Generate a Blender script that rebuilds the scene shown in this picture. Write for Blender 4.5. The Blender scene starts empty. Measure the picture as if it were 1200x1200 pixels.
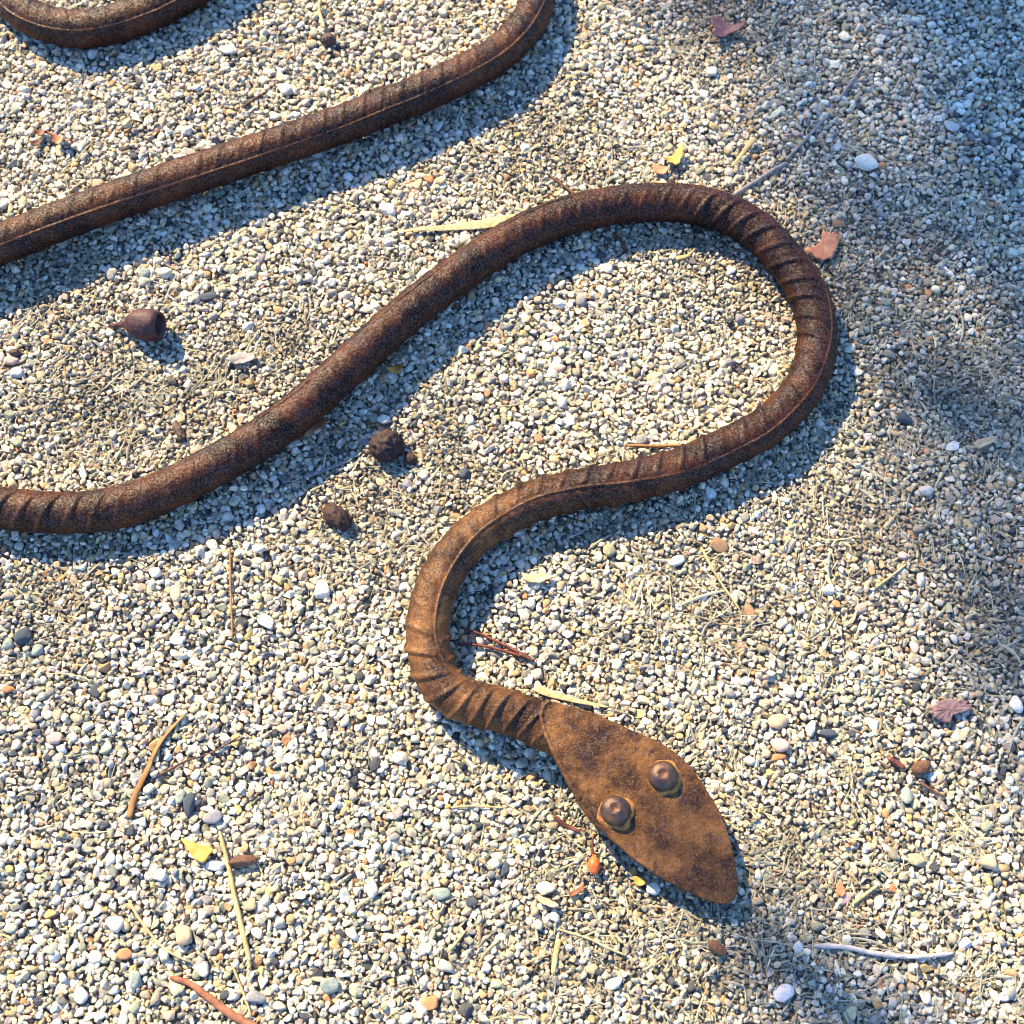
import bpy, math, random
import numpy as np
from mathutils import Vector, noise as mnoise

random.seed(7)
rng = np.random.default_rng(11)
scene = bpy.context.scene
col = scene.collection
RAD = math.radians

# ------------------------------------------------------------------ camera
TILT, DIST, FOV = RAD(20.0), 0.64, RAD(45.0)
cam_data = bpy.data.cameras.new('camera')
cam_data.sensor_width = 36.0
cam_data.lens = 18.0 / math.tan(FOV / 2)
cam_data.clip_start = 0.02
cam_data.clip_end = 400.0
cam_data.dof.use_dof = True
cam_data.dof.focus_distance = 0.615
cam_data.dof.aperture_fstop = 11.0
cam = bpy.data.objects.new('camera', cam_data)
cam.location = (0.0, -DIST * math.sin(TILT), DIST * math.cos(TILT))
cam.rotation_euler = (TILT, 0.0, 0.0)
col.objects.link(cam)
scene.camera = cam

# ------------------------------------------------------------------ sun and sky
SUN_EL = RAD(39.0)
SUN_AZ = RAD(-52.0)          # direction in which the light travels over the ground (x right, y up the picture)
SUN_TRAVEL = Vector((math.cos(SUN_AZ) * math.cos(SUN_EL), math.sin(SUN_AZ) * math.cos(SUN_EL), -math.sin(SUN_EL)))
sun_data = bpy.data.lights.new('sun', 'SUN')
sun_data.energy = 5.0
sun_data.angle = RAD(0.53)
sun_data.color = (1.0, 0.79, 0.45)
sun = bpy.data.objects.new('sun', sun_data)
sun.rotation_euler = SUN_TRAVEL.to_track_quat('-Z', 'Y').to_euler()
col.objects.link(sun)

world = bpy.data.worlds.new('World')
scene.world = world
world.use_nodes = True
wn = world.node_tree
wn.nodes.clear()
sky = wn.nodes.new('ShaderNodeTexSky')
sky.sky_type = 'NISHITA'
sky.sun_disc = False
sky.sun_elevation = SUN_EL
to_sun = -SUN_TRAVEL
sky.sun_rotation = math.atan2(to_sun.x, to_sun.y)
sky.air_density = 1.0
sky.dust_density = 0.0
sky.ozone_density = 9.0
bg = wn.nodes.new('ShaderNodeBackground')
bg.inputs['Strength'].default_value = 0.15
wo = wn.nodes.new('ShaderNodeOutputWorld')
wn.links.new(sky.outputs[0], bg.inputs[0])
wn.links.new(bg.outputs[0], wo.inputs[0])

scene.view_settings.view_transform = 'Standard'
scene.view_settings.look = 'None'
scene.view_settings.exposure = 1.85
scene.view_settings.gamma = 1.0
scene.view_settings.use_curve_mapping = False
scene.cycles.use_denoising = True
scene.cycles.filter_width = 0.9
scene.cycles.max_bounces = 6
scene.cycles.diffuse_bounces = 3

# ------------------------------------------------------------------ helpers
CP = np.array(cam.location)
FWD = np.array((0.0, math.sin(TILT), -math.cos(TILT)))
UPV = np.array((0.0, math.cos(TILT), math.sin(TILT)))
TH = math.tan(FOV / 2)

def at(px, py, z=0.0):
    """photograph position (1200 px frame) -> point of the place at height z (metres)"""
    d = FWD + UPV * ((600 - py) / 600 * TH) + np.array((1.0, 0, 0)) * ((px - 600) / 600 * TH)
    k = (z - CP[2]) / d[2]
    return CP + d * k

def mm_per_px(px, py):
    a, b = at(px - 1, py), at(px + 1, py)
    return float(np.linalg.norm(b - a)) / 2

def mesh_from(name, V, F, mat=None, smooth=True, attrs=None):
    me = bpy.data.meshes.new(name)
    me.from_pydata([tuple(map(float, v)) for v in V], [], F)
    if attrs:
        for k, vals in attrs.items():
            vals = np.asarray(vals, dtype=np.float32)
            if vals.ndim == 1:
                a = me.attributes.new(k, 'FLOAT', 'POINT'); a.data.foreach_set('value', vals)
            else:
                a = me.attributes.new(k, 'FLOAT_VECTOR', 'POINT'); a.data.foreach_set('vector', vals.ravel())
    if smooth:
        me.polygons.foreach_set('use_smooth', [True] * len(me.polygons))
    if mat:
        me.materials.append(mat)
    me.update()
    return me

def obj(name, me, parent=None, label=None, cat=None, group=None, kind=None, loc=None):
    o = bpy.data.objects.new(name, me)
    col.objects.link(o)
    if parent: o.parent = parent
    if loc is not None: o.location = tuple(map(float, loc))
    if label: o['label'] = label
    if cat: o['category'] = cat
    if group: o['group'] = group
    if kind: o['kind'] = kind
    return o

def catmull(P, n):
    """dense centripetal-free Catmull-Rom through the rows of P"""
    P = np.asarray(P, float)
    Q = np.vstack([2 * P[0] - P[1], P, 2 * P[-1] - P[-2]])
    out = []
    for i in range(1, len(Q) - 2):
        t = np.linspace(0, 1, n, endpoint=False)[:, None]
        a, b, c, d = Q[i - 1], Q[i], Q[i + 1], Q[i + 2]
        out.append(0.5 * (2 * b + (c - a) * t + (2 * a - 5 * b + 4 * c - d) * t ** 2 + (3 * b - a - 3 * c + d) * t ** 3))
    out.append(P[-1:])
    return np.vstack(out)

def resample(P, step, dims=3):
    d = np.r_[0, np.cumsum(np.linalg.norm(np.diff(P[:, :dims], axis=0), axis=1))]
    n = max(2, int(round(d[-1] / step)) + 1)
    s = np.linspace(0, d[-1], n)
    return np.stack([np.interp(s, d, P[:, k]) for k in range(P.shape[1])], 1), s

def fnoise(p, scale, seed=0.0):
    return mnoise.noise(Vector((p[0] * scale + seed, p[1] * scale - seed * 1.7, p[2] * scale + seed * 0.3)))

# 2-D value noise on arrays
def vnoise2(x, y, scale, seed):
    r = np.random.default_rng(seed)
    N = 64
    T = r.random((N, N))
    u, v = x * scale, y * scale
    iu, iv = np.floor(u).astype(int), np.floor(v).astype(int)
    fu, fv = u - iu, v - iv
    fu, fv = fu * fu * (3 - 2 * fu), fv * fv * (3 - 2 * fv)
    g = lambda a, b: T[a % N, b % N]
    return (g(iu, iv) * (1 - fu) + g(iu + 1, iv) * fu) * (1 - fv) + (g(iu, iv + 1) * (1 - fu) + g(iu + 1, iv + 1) * fu) * fv - 0.5

# ------------------------------------------------------------------ materials
def new_mat(name):
    m = bpy.data.materials.new(name); m.use_nodes = True
    nt = m.node_tree; nt.nodes.clear()
    out = nt.nodes.new('ShaderNodeOutputMaterial')
    b = nt.nodes.new('ShaderNodeBsdfPrincipled')
    nt.links.new(b.outputs[0], out.inputs[0])
    return m, nt, b

def node(nt, typ, **kw):
    n = nt.nodes.new(typ)
    for k, v in kw.items(): setattr(n, k, v)
    return n

def tex_noise(nt, vec, scale, detail=4, rough=0.6):
    n = node(nt, 'ShaderNodeTexNoise')
    n.inputs['Scale'].default_value = scale
    n.inputs['Detail'].default_value = detail
    n.inputs['Roughness'].default_value = rough
    nt.links.new(vec, n.inputs['Vector'])
    return n.outputs['Fac']

def ramp(nt, fac, stops, interp='LINEAR'):
    r = node(nt, 'ShaderNodeValToRGB')
    r.color_ramp.interpolation = interp
    els = r.color_ramp.elements
    while len(els) < len(stops): els.new(0.5)
    for e, (p, c) in zip(els, stops):
        e.position = p
        e.color = (c, c, c, 1) if isinstance(c, (int, float)) else (*c, 1)
    nt.links.new(fac, r.inputs[0])
    return r.outputs[0]

def mix(nt, fac, a, b, mode='MIX'):
    m = node(nt, 'ShaderNodeMix', data_type='RGBA', blend_type=mode)
    for sock, v in ((m.inputs[0], fac), (m.inputs[6], a), (m.inputs[7], b)):
        if hasattr(v, 'links'): nt.links.new(v, sock)
        elif isinstance(v, (int, float)): sock.default_value = v if sock.type == 'VALUE' else (v, v, v, 1)
        else: sock.default_value = (*v, 1)
    return m.outputs[2]

def math_n(nt, op, a, b=0.0):
    m = node(nt, 'ShaderNodeMath', operation=op)
    for sock, v in zip(m.inputs, (a, b)):
        if hasattr(v, 'links'): nt.links.new(v, sock)
        else: sock.default_value = v
    return m.outputs[0]

def bump(nt, b, height, strength, dist):
    n = node(nt, 'ShaderNodeBump')
    n.inputs['Strength'].default_value = strength
    n.inputs['Distance'].default_value = dist
    nt.links.new(height, n.inputs['Height'])
    nt.links.new(n.outputs[0], b.inputs['Normal'])

def stone_material():
    m, nt, b = new_mat('stone')
    at_ = node(nt, 'ShaderNodeAttribute', attribute_type='INSTANCER', attribute_name='scol')
    tc = node(nt, 'ShaderNodeTexCoord')
    oi = node(nt, 'ShaderNodeObjectInfo')
    add = node(nt, 'ShaderNodeVectorMath', operation='ADD')
    sc = node(nt, 'ShaderNodeVectorMath', operation='SCALE')
    comb = node(nt, 'ShaderNodeCombineXYZ')
    for i in range(3): nt.links.new(oi.outputs['Random'], comb.inputs[i])
    nt.links.new(comb.outputs[0], sc.inputs[0]); sc.inputs[3].default_value = 60.0
    nt.links.new(tc.outputs['Object'], add.inputs[0]); nt.links.new(sc.outputs[0], add.inputs[1])
    v = add.outputs[0]
    mott = ramp(nt, tex_noise(nt, v, 1.3, 4), [(0.3, 0.72), (0.65, 1.1)])
    c1 = mix(nt, 1.0, at_.outputs['Color'], mott, 'MULTIPLY')
    warm = ramp(nt, tex_noise(nt, v, 0.9, 2), [(0.55, 0.0), (0.72, 0.55)])
    c2 = mix(nt, warm, c1, mix(nt, 1.0, c1, (0.95, 0.72, 0.45), 'MULTIPLY'))
    speck = ramp(nt, tex_noise(nt, v, 5.0, 3, 0.75), [(0.64, 0.0), (0.70, 0.75)])
    hasspeck = ramp(nt, oi.outputs['Random'], [(0.35, 0.15), (0.6, 1.0)])
    c3 = mix(nt, math_n(nt, 'MULTIPLY', speck, hasspeck), c2, (0.07, 0.07, 0.075))
    nt.links.new(c3, b.inputs['Base Color'])
    rr = ramp(nt, oi.outputs['Random'], [(0.0, 0.38), (1.0, 0.8)])
    nt.links.new(rr, b.inputs['Roughness'])
    b.inputs['Specular IOR Level'].default_value = 0.45
    bump(nt, b, tex_noise(nt, v, 3.5, 5, 0.7), 0.45, 0.35)
    return m

def rust_material():
    m, nt, b = new_mat('rusty_steel')
    tc = node(nt, 'ShaderNodeTexCoord'); v = tc.outputs['Object']
    org = node(nt, 'ShaderNodeAttribute', attribute_name='orange').outputs['Fac']
    rib = node(nt, 'ShaderNodeAttribute', attribute_name='worn').outputs['Fac']
    big = tex_noise(nt, v, 55, 5, 0.62)
    mid = tex_noise(nt, v, 230, 5, 0.7)
    fine = tex_noise(nt, v, 900, 4, 0.7)
    dark = ramp(nt, big, [(0.38, (0.0048, 0.0014, 0.0015)), (0.5, (0.0155, 0.0038, 0.0026)), (0.62, (0.038, 0.0090, 0.0040))])
    light = ramp(nt, big, [(0.38, (0.036, 0.0165, 0.0085)), (0.5, (0.098, 0.044, 0.0155)), (0.62, (0.185, 0.086, 0.027))])
    c = mix(nt, org, dark, light)
    c = mix(nt, ramp(nt, mid, [(0.53, 0.0), (0.64, 0.5)]), c, mix(nt, org, (0.045, 0.0115, 0.0035), (0.150, 0.060, 0.013)))
    c = mix(nt, ramp(nt, fine, [(0.58, 0.0), (0.70, 0.42)]), c, mix(nt, org, (0.036, 0.0125, 0.0075), (0.21, 0.110, 0.050)))
    c = mix(nt, ramp(nt, tex_noise(nt, v, 120, 5, 0.7), [(0.55, 0.0), (0.64, 0.75)]), c, (0.026, 0.014, 0.017))
    c = mix(nt, ramp(nt, fine, [(0.30, 0.7), (0.42, 0.0)]), c, (0.010, 0.005, 0.005))
    c = mix(nt, math_n(nt, 'MULTIPLY', rib, 0.75), c, (0.10, 0.038, 0.019))
    nt.links.new(c, b.inputs['Base Color'])
    b.inputs['Metallic'].default_value = 0.10
    rr = ramp(nt, mid, [(0.3, 0.36), (0.65, 0.62)])
    nt.links.new(rr, b.inputs['Roughness'])
    nt.links.new(ramp(nt, fine, [(0.46, 0.07), (0.60, 0.5)]), b.inputs['Specular IOR Level'])
    h = math_n(nt, 'ADD', math_n(nt, 'MULTIPLY', tex_noise(nt, v, 1500, 3, 0.6), 0.5), mid)
    bump(nt, b, h, 0.6, 0.0010)
    return m

def organic(name, c1, c2, scale=300.0, rough=0.75, stretch=None, bstr=0.5, bdist=0.0006, extra=None):
    """mottled plant matter: two colours mixed by noise, optional dark spots"""
    m, nt, b = new_mat(name)
    tc = node(nt, 'ShaderNodeTexCoord'); v = tc.outputs['Object']
    if stretch:
        mp = node(nt, 'ShaderNodeMapping'); mp.inputs['Scale'].default_value = stretch
        nt.links.new(v, mp.inputs[0]); v = mp.outputs[0]
    n1 = tex_noise(nt, v, scale, 4, 0.65)
    c = ramp(nt, n1, [(0.35, c1), (0.65, c2)])
    if extra:
        c = mix(nt, ramp(nt, tex_noise(nt, v, scale * 2.3, 3), [(0.6, 0.0), (0.68, 0.8)]), c, extra)
    nt.links.new(c, b.inputs['Base Color'])
    b.inputs['Roughness'].default_value = rough
    b.inputs['Specular IOR Level'].default_value = 0.35
    bump(nt, b, tex_noise(nt, v, scale * 1.6, 4, 0.7), bstr, bdist)
    return m

def chaff_material():
    m, nt, b = new_mat('dry_clippings')
    a = node(nt, 'ShaderNodeAttribute', attribute_name='scol').outputs['Color']
    tc = node(nt, 'ShaderNodeTexCoord')
    n = ramp(nt, tex_noise(nt, tc.outputs['Object'], 500, 3), [(0.3, 0.7), (0.7, 1.15)])
    nt.links.new(mix(nt, 1.0, a, n, 'MULTIPLY'), b.inputs['Base Color'])
    b.inputs['Roughness'].default_value = 0.6
    return m

def soil_material():
    """fine dark grit between and beyond the stones"""
    m, nt, b = new_mat('grit')
    tc = node(nt, 'ShaderNodeTexCoord'); v = tc.outputs['Object']
    vo = node(nt, 'ShaderNodeTexVoronoi'); vo.inputs['Scale'].default_value = 230.0
    nt.links.new(v, vo.inputs['Vector'])
    stone = ramp(nt, node_sep(nt, vo.outputs['Color']), [(0.0, (0.10, 0.10, 0.10)), (0.25, (0.36, 0.34, 0.29)), (0.6, (0.52, 0.48, 0.40)), (1.0, (0.62, 0.59, 0.53))])
    gap = ramp(nt, vo.outputs['Distance'], [(0.45, 0.0), (0.75, 1.0)])
    far = node(nt, 'ShaderNodeAttribute', attribute_name='stony').outputs['Fac']
    c = mix(nt, gap, stone, (0.05, 0.043, 0.033))
    c = mix(nt, far, ramp(nt, tex_noise(nt, v, 700, 4), [(0.3, (0.06, 0.050, 0.036)), (0.7, (0.30, 0.255, 0.185))]), c)
    nt.links.new(c, b.inputs['Base Color'])
    b.inputs['Roughness'].default_value = 0.95
    inv = math_n(nt, 'SUBTRACT', 1.0, vo.outputs['Distance'])
    bump(nt, b, inv, 0.8, 0.003)
    return m

def node_sep(nt, c):
    s = node(nt, 'ShaderNodeSeparateColor'); nt.links.new(c, s.inputs[0]); return s.outputs[0]

M_STONE = stone_material()
M_RUST = rust_material()
M_CHAFF = chaff_material()
M_SOIL = soil_material()

# ------------------------------------------------------------------ gravel: stones dropped one by one on a height map
X0, X1, Y0, Y1 = -0.345, 0.345, -0.285, 0.385
CELL = 0.0005
NX, NY = int((X1 - X0) / CELL) + 1, int((Y1 - Y0) / CELL) + 1
gx, gy = np.meshgrid(np.arange(NX) * CELL + X0, np.arange(NY) * CELL + Y0)
def level(x, y):
    return 0.0042 * vnoise2(x + 3, y + 3, 9.0, 1) + 0.0022 * vnoise2(x + 3, y + 3, 28.0, 2)
LV = level(gx, gy).astype(np.float32)
GRIT = 0.0030                                    # fine grit lies this far below the stone tops
H = LV - GRIT

KERN = {}
def kern(rc):
    if rc not in KERN:
        a = np.arange(-rc, rc + 1)
        d2 = (a[:, None] ** 2 + a[None, :] ** 2) / (rc + 0.3) ** 2
        k = np.sqrt(np.clip(1 - d2, 0, None)).astype(np.float32)
        KERN[rc] = (k, np.where(d2 < 0.98, 0, -1e3).astype(np.float32))
    return KERN[rc]

# where dry clippings and fines gather (fewer big stones): soft blobs in the photograph
FINE_BLOBS = [(840, 300, 90), (450, 600, 80), (640, 170, 90), (760, 1090, 120), (700, 950, 60), (520, 530, 70), (960, 990, 100), (60, 690, 70), (120, 470, 90), (240, 430, 70),
              (1000, 300, 130), (1130, 450, 150), (830, 690, 90), (850, 20, 100), (340, 400, 50), (1180, 720, 100), (430, 545, 60), (60, 340, 60), (700, 610, 50), (1010, 620, 110), (880, 1130, 90)]
FB = [(*at(px, py)[:2], r * 0.00044) for px, py, r in FINE_BLOBS]
def fineness(x, y):
    f = np.zeros_like(np.asarray(x, float))
    for bx, by, br in FB:
        f = np.maximum(f, np.exp(-((x - bx) ** 2 + (y - by) ** 2) / (br * br)))
    return f

def drop(n, med, sig, lo, hi, cand, spread, flat, toff, tsig, thin=False):
    """stones bedded one by one into the surface: each takes the deepest of a few spots, its top close to the surface level"""
    rho = np.clip(np.exp(rng.normal(math.log(med), sig, n)), lo, hi)
    xs = rng.integers(12, NX - 12, n); ys = rng.integers(12, NY - 12, n)
    if thin:
        f = fineness(X0 + xs * CELL, Y0 + ys * CELL)
        rho *= (1 - 0.36 * f)
    cz = rho * rng.uniform(flat[0], flat[1], n)
    lift = rng.normal(toff, tsig, n) + 0.30 * (rho - med)
    res = np.zeros((n, 5), np.float32)
    offs = rng.integers(-spread, spread + 1, (n, cand, 2))
    for i in range(n):
        rc = max(1, int(round(rho[i] / CELL)))
        k, mask = kern(rc)
        best = 1e9
        for j in range(cand):
            x = min(max(xs[i] + offs[i, j, 0], rc), NX - rc - 1); y = min(max(ys[i] + offs[i, j, 1], rc), NY - rc - 1)
            h = (H[y - rc:y + rc + 1:2, x - rc:x + rc + 1:2] - LV[y, x]).mean()
            if h < best: best, bx, by = h, x, y
        z = LV[by, bx] + lift[i] - cz[i]
        s = H[by - rc:by + rc + 1, bx - rc:bx + rc + 1]
        np.maximum(s, z + k * cz[i] + mask, out=s)
        res[i] = (X0 + bx * CELL, Y0 + by * CELL, z, rho[i], cz[i])
    return res

S1 = drop(38000, 0.00155, 0.28, 0.0008, 0.0028, 3, 5, (0.6, 0.85), -0.00095, 0.00035)
S2 = drop(52000, 0.00150, 0.34, 0.0008, 0.0034, 5, 6, (0.65, 0.95), 0.0004, 0.00060, thin=True)
S3 = drop(30000, 0.00078, 0.25, 0.0005, 0.0012, 6, 6, (0.7, 0.95), -0.0005, 0.00045)
STONES = np.vstack([S1, S2, S3])
SOIL_Z = -0.004

def hz(x, y, r=0.0015, q=75):
    ix, iy = int((x - X0) / CELL), int((y - Y0) / CELL)
    k = max(1, int(r / CELL))
    if ix - k < 0 or iy - k < 0 or ix + k >= NX or iy + k >= NY: return 0.0
    return float(np.percentile(H[iy - k:iy + k + 1, ix - k:ix + k + 1], q))

# buried ones are never seen
ii = ((STONES[:, 0] - X0) / CELL).round().astype(int); jj = ((STONES[:, 1] - Y0) / CELL).round().astype(int)
top_seen = np.zeros(len(STONES), bool)
for dx, dy in ((0, 0), (1, 0), (-1, 0), (0, 1), (0, -1)):
    k = np.maximum(1, (STONES[:, 3] * 0.6 / CELL).astype(int))
    a = np.clip(ii + dx * k, 0, NX - 1); b_ = np.clip(jj + dy * k, 0, NY - 1)
    top_seen |= H[b_, a] <= STONES[:, 2] + STONES[:, 4] * 1.05
STONES = STONES[top_seen]

# ------------------------------------------------------------------ stone shapes
def stone_shape(seed, sub=2, npl=11, p=11, axis=True):
    import bmesh
    r = np.random.default_rng(seed)
    bm = bmesh.new(); bmesh.ops.create_icosphere(bm, subdivisions=sub, radius=1.0)
    V = np.array([v.co for v in bm.verts]); F = [[v.index for v in f.verts] for f in bm.faces]; bm.free()
    V /= np.linalg.norm(V, axis=1)[:, None]
    N = r.normal(size=(npl, 3)); N /= np.linalg.norm(N, axis=1)[:, None]
    d = r.uniform(0.56, 0.98, npl)
    if axis: N = np.vstack([N, np.eye(3), -np.eye(3)]); d = np.r_[d, r.uniform(0.9, 1.05, 6)]
    else:
        E = r.normal(size=(10, 3)); E /= np.linalg.norm(E, axis=1)[:, None]
        N = np.vstack([N, E, -E]); d = np.r_[d, r.uniform(0.85, 1.1, 20)]
    q = np.clip(V @ N.T, 0, None) / d
    rad = (q ** p).sum(1) ** (-1 / p)
    V = V * rad[:, None]
    asp = np.array([r.uniform(1.0, 1.16), r.uniform(0.86, 1.0), 1.0])
    return V * asp, F

def chip_shape(seed):
    """a broken chip: hull of a few points, edges slightly worn"""
    import bmesh
    r = np.random.default_rng(seed)
    P = r.normal(size=(int(r.integers(11, 19)), 3)); P /= np.linalg.norm(P, axis=1)[:, None]
    P *= r.uniform(0.82, 1.12, (len(P), 1)) * np.array([r.uniform(1.0, 1.2), r.uniform(0.85, 1.0), 1.0])
    bm = bmesh.new()
    for p in P: bm.verts.new(p)
    res = bmesh.ops.convex_hull(bm, input=bm.verts[:])
    bmesh.ops.delete(bm, geom=[v for v in bm.verts if not v.link_faces], context='VERTS')
    bmesh.ops.dissolve_limit(bm, angle_limit=RAD(14), verts=bm.verts[:], edges=bm.edges[:])
    bmesh.ops.bevel(bm, geom=bm.edges[:], offset=0.10, segments=1, affect='EDGES', profile=0.5)
    bmesh.ops.triangulate(bm, faces=[f for f in bm.faces if len(f.verts) > 4])
    bm.verts.index_update()
    V = np.array([v.co for v in bm.verts]); F = [[v.index for v in f.verts] for f in bm.faces]; bm.free()
    return V * 1.08, F

protos = bpy.data.collections.new('stone_shapes')          # not linked to the scene: shapes for the gravel bed
PMESH = []
NPROTO = 30
for i in range(NPROTO):
    V, F = stone_shape(100 + i, 2, int(rng.integers(5, 11)), float(rng.choice([14, 22, 34, 50])))
    if i % 3: V, F = chip_shape(900 + i)
    me = mesh_from('stone_%02d' % i, V, F, M_STONE, smooth=(i % 3 == 0))
    PMESH.append(me)
    protos.objects.link(bpy.data.objects.new('stone_%02d' % i, me))

PAL = np.array([(0.71, 0.63, 0.48), (0.59, 0.53, 0.42), (0.64, 0.51, 0.31), (0.46, 0.33, 0.18), (0.55, 0.29, 0.13), (0.58, 0.42, 0.30),
                (0.31, 0.315, 0.23), (0.27, 0.26, 0.24), (0.055, 0.060, 0.070), (0.76, 0.71, 0.60), (0.54, 0.40, 0.17), (0.40, 0.34, 0.245)])
PW = np.array([0.26, 0.16, 0.09, 0.035, 0.014, 0.045, 0.085, 0.065, 0.035, 0.12, 0.014, 0.085]); PW = PW / PW.sum()
def stone_cols(n, dirty=None):
    c = PAL[rng.choice(len(PAL), n, p=PW)] * rng.uniform(0.78, 1.12, (n, 1)) * rng.uniform(0.95, 1.05, (n, 3))
    return np.clip(c, 0.02, 0.78)

# ------------------------------------------------------------------ the rod's path
R0 = 0.0106
# px, py, centre height (mm), rib angle (deg), lug height, orangeness
PATH = [
    (-150, -215, 11, 43, .8, .25), (-95, -120, 11, 43, .8, .25), (-35, -48, 11, 43, .8, .25), (0, -14, 11, 43, .8, .3), (27, 14, 11, 43, .8, .3), (60, 29, 11, 43, .8, .3),
    (97, 34, 11, 43, .8, .3), (133, 28, 11, 43, .8, .3), (167, 17, 11, 43, .8, .3), (200, 2, 11.5, 43, .8, .3),
    (240, -22, 12, 46, .8, .3), (300, -66, 12, 60, .8, .2), (380, -118, 12, 80, .8, .2), (470, -148, 12, 95, .8, .2),
    (560, -135, 12, 108, .9, .2), (615, -85, 12, 118, .9, .2), (632, -35, 12, 122, .9, .2), (630, 0, 12, 124, .9, .2), (614, 33, 12, 126, .9, .25),
    (588, 60, 12.5, 128, .9, .25), (556, 80, 13, 130, .9, .25), (500, 107, 13, 132, .9, .25), (448, 127, 13, 134, .9, .25),
    (397, 147, 13, 136, .8, .25), (300, 180, 14, 137, .8, .25), (200, 213, 15, 136, .7, .3), (100, 248, 16, 132, .7, .3), (0, 287, 16, 130, .7, .3),
    (-80, 326, 15, 132, .8, .3), (-150, 375, 14, 136, .8, .3), (-188, 440, 13, 140, .8, .3), (-170, 515, 11, 145, .8, .3),
    (-110, 565, 10, 148, .9, .3), (-50, 587, 9.5, 150, 1.0, .35), (0, 595, 9.5, 150, 1.1, .35), (50, 600, 9.5, 150, 1.1, .35), (100, 600, 9.5, 148, 1.0, .35), (150, 591, 10, 144, .8, .3),
    (200, 572, 11, 138, .6, .25), (250, 547, 12, 130, .75, .2), (300, 518, 13, 124, .75, .15), (350, 482, 13.5, 120, .75, .12), (397, 440, 14, 117, .75, .12),
    (467, 376, 13.5, 115, .75, .15), (533, 324, 13, 114, .75, .15), (600, 280, 12.5, 116, .75, .15), (667, 252, 12, 120, .75, .1),
    (733, 239, 11.5, 124, .7, .1), (797, 238, 11, 128, .9, .08), (845, 248, 11, 130, 1.1, .08), (885, 269, 11, 132, 1.15, .08), (917, 300, 11, 132, 1.15, .08),
    (940, 332, 11, 130, 1.15, .08), (953, 362, 11, 126, 1.1, .1), (958, 398, 11, 120, 1.0, .1), (952, 430, 11, 116, .9, .1), (938, 460, 11, 115, .9, .12), (913, 487, 11, 118, .9, .15),
    (883, 509, 11, 122, .9, .15), (833, 533, 11, 125, .95, .2), (797, 549, 11.5, 122, 1.0, .25), (733, 565, 12, 112, 1.0, .35), (683, 573, 12, 105, 1.0, .4), (633, 585, 12, 102, 1.0, .5),
    (598, 600, 12, 104, 1.0, .6), (558, 625, 12, 108, .9, .65), (530, 655, 12, 112, .8, .7), (511, 690, 12, 113, .8, .75), (502, 725, 12, 114, .9, .8), (502, 758, 12, 116, 1.1, .8),
    (511, 790, 12.5, 124, 1.2, .75), (529, 812, 13, 136, 1.3, .7), (556, 824, 13.5, 146, 1.35, .65), (588, 832, 14, 150, 1.35, .6), (616, 842, 13.6, 152, 1.2, .5), (645, 857, 13, 152, .8, .5), (672, 876, 12, 152, .3, .5),
]
ctrl = np.array([[*at(p[0], p[1], p[2] * 0.93e-3), *p[3:]] for p in PATH])
ctrl[:, 5] = np.where(ctrl[:, 5] < 0.45, ctrl[:, 5] * 0.36, ctrl[:, 5] * 0.80)
dense = catmull(ctrl, 24)
RP, RS = resample(dense, 0.0006)
C = RP[:, :3]
T = np.gradient(C, axis=0); T /= np.linalg.norm(T, axis=1)[:, None]
RIGHT = np.cross(T, (0, 0, 1.0)); RIGHT /= np.linalg.norm(RIGHT, axis=1)[:, None]
UPN = np.cross(RIGHT, T)

NS = 96
nr = len(C)
half = np.linspace(0, 1, NS // 2, endpoint=False)
half = np.pi * (half - 0.62 * np.sin(2 * np.pi * half) / (2 * np.pi))       # crowded at 0 and pi
rel1 = np.r_[half, half + np.pi]
rel = np.broadcast_to(rel1[None, :], (nr, NS))
ANG = rel + np.radians(RP[:, 3])[:, None]
face2 = rel >= np.pi
fr = np.where(face2, rel - np.pi, rel)
dr = np.minimum(fr, np.pi - fr)
ribh = np.exp(-(dr / 0.055) ** 2)
# lugs lie closer together where the bar is bent tightly at the neck
pitch = np.interp(RS, [0, RS[-1] - 0.085, RS[-1] - 0.05, RS[-1]], [0.0122, 0.0122, 0.0082, 0.0082])
phase = np.cumsum(np.r_[0, np.diff(RS)] / pitch)
slope = np.where(face2, -1.0, 1.0) * (fr / np.pi - 0.5) * 1.35
fp = (phase[:, None] + slope + np.where(face2, 0.37, 0.0))
lid = np.floor(fp)
jit = np.sin(lid * 12.9898 + face2 * 4.1) * 43758.5453
jit = jit - np.floor(jit)
ff = (fp - lid) - 0.5 + (jit - 0.5) * 0.12
lug = np.exp(-np.abs(ff / 0.125) ** 4.0) * np.clip(np.sin(fr) * 1.25 - 0.12, 0, 1) ** 0.7 * (0.7 + 0.45 * jit)
rad = R0 + 0.0008 * ribh * (0.7 + 0.3 * np.sin(RS[:, None] * 70)) + 0.0014 * (RP[:, 4] * np.where(RP[:, 4] < 0.95, 0.5, 0.9))[:, None] * lug
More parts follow.
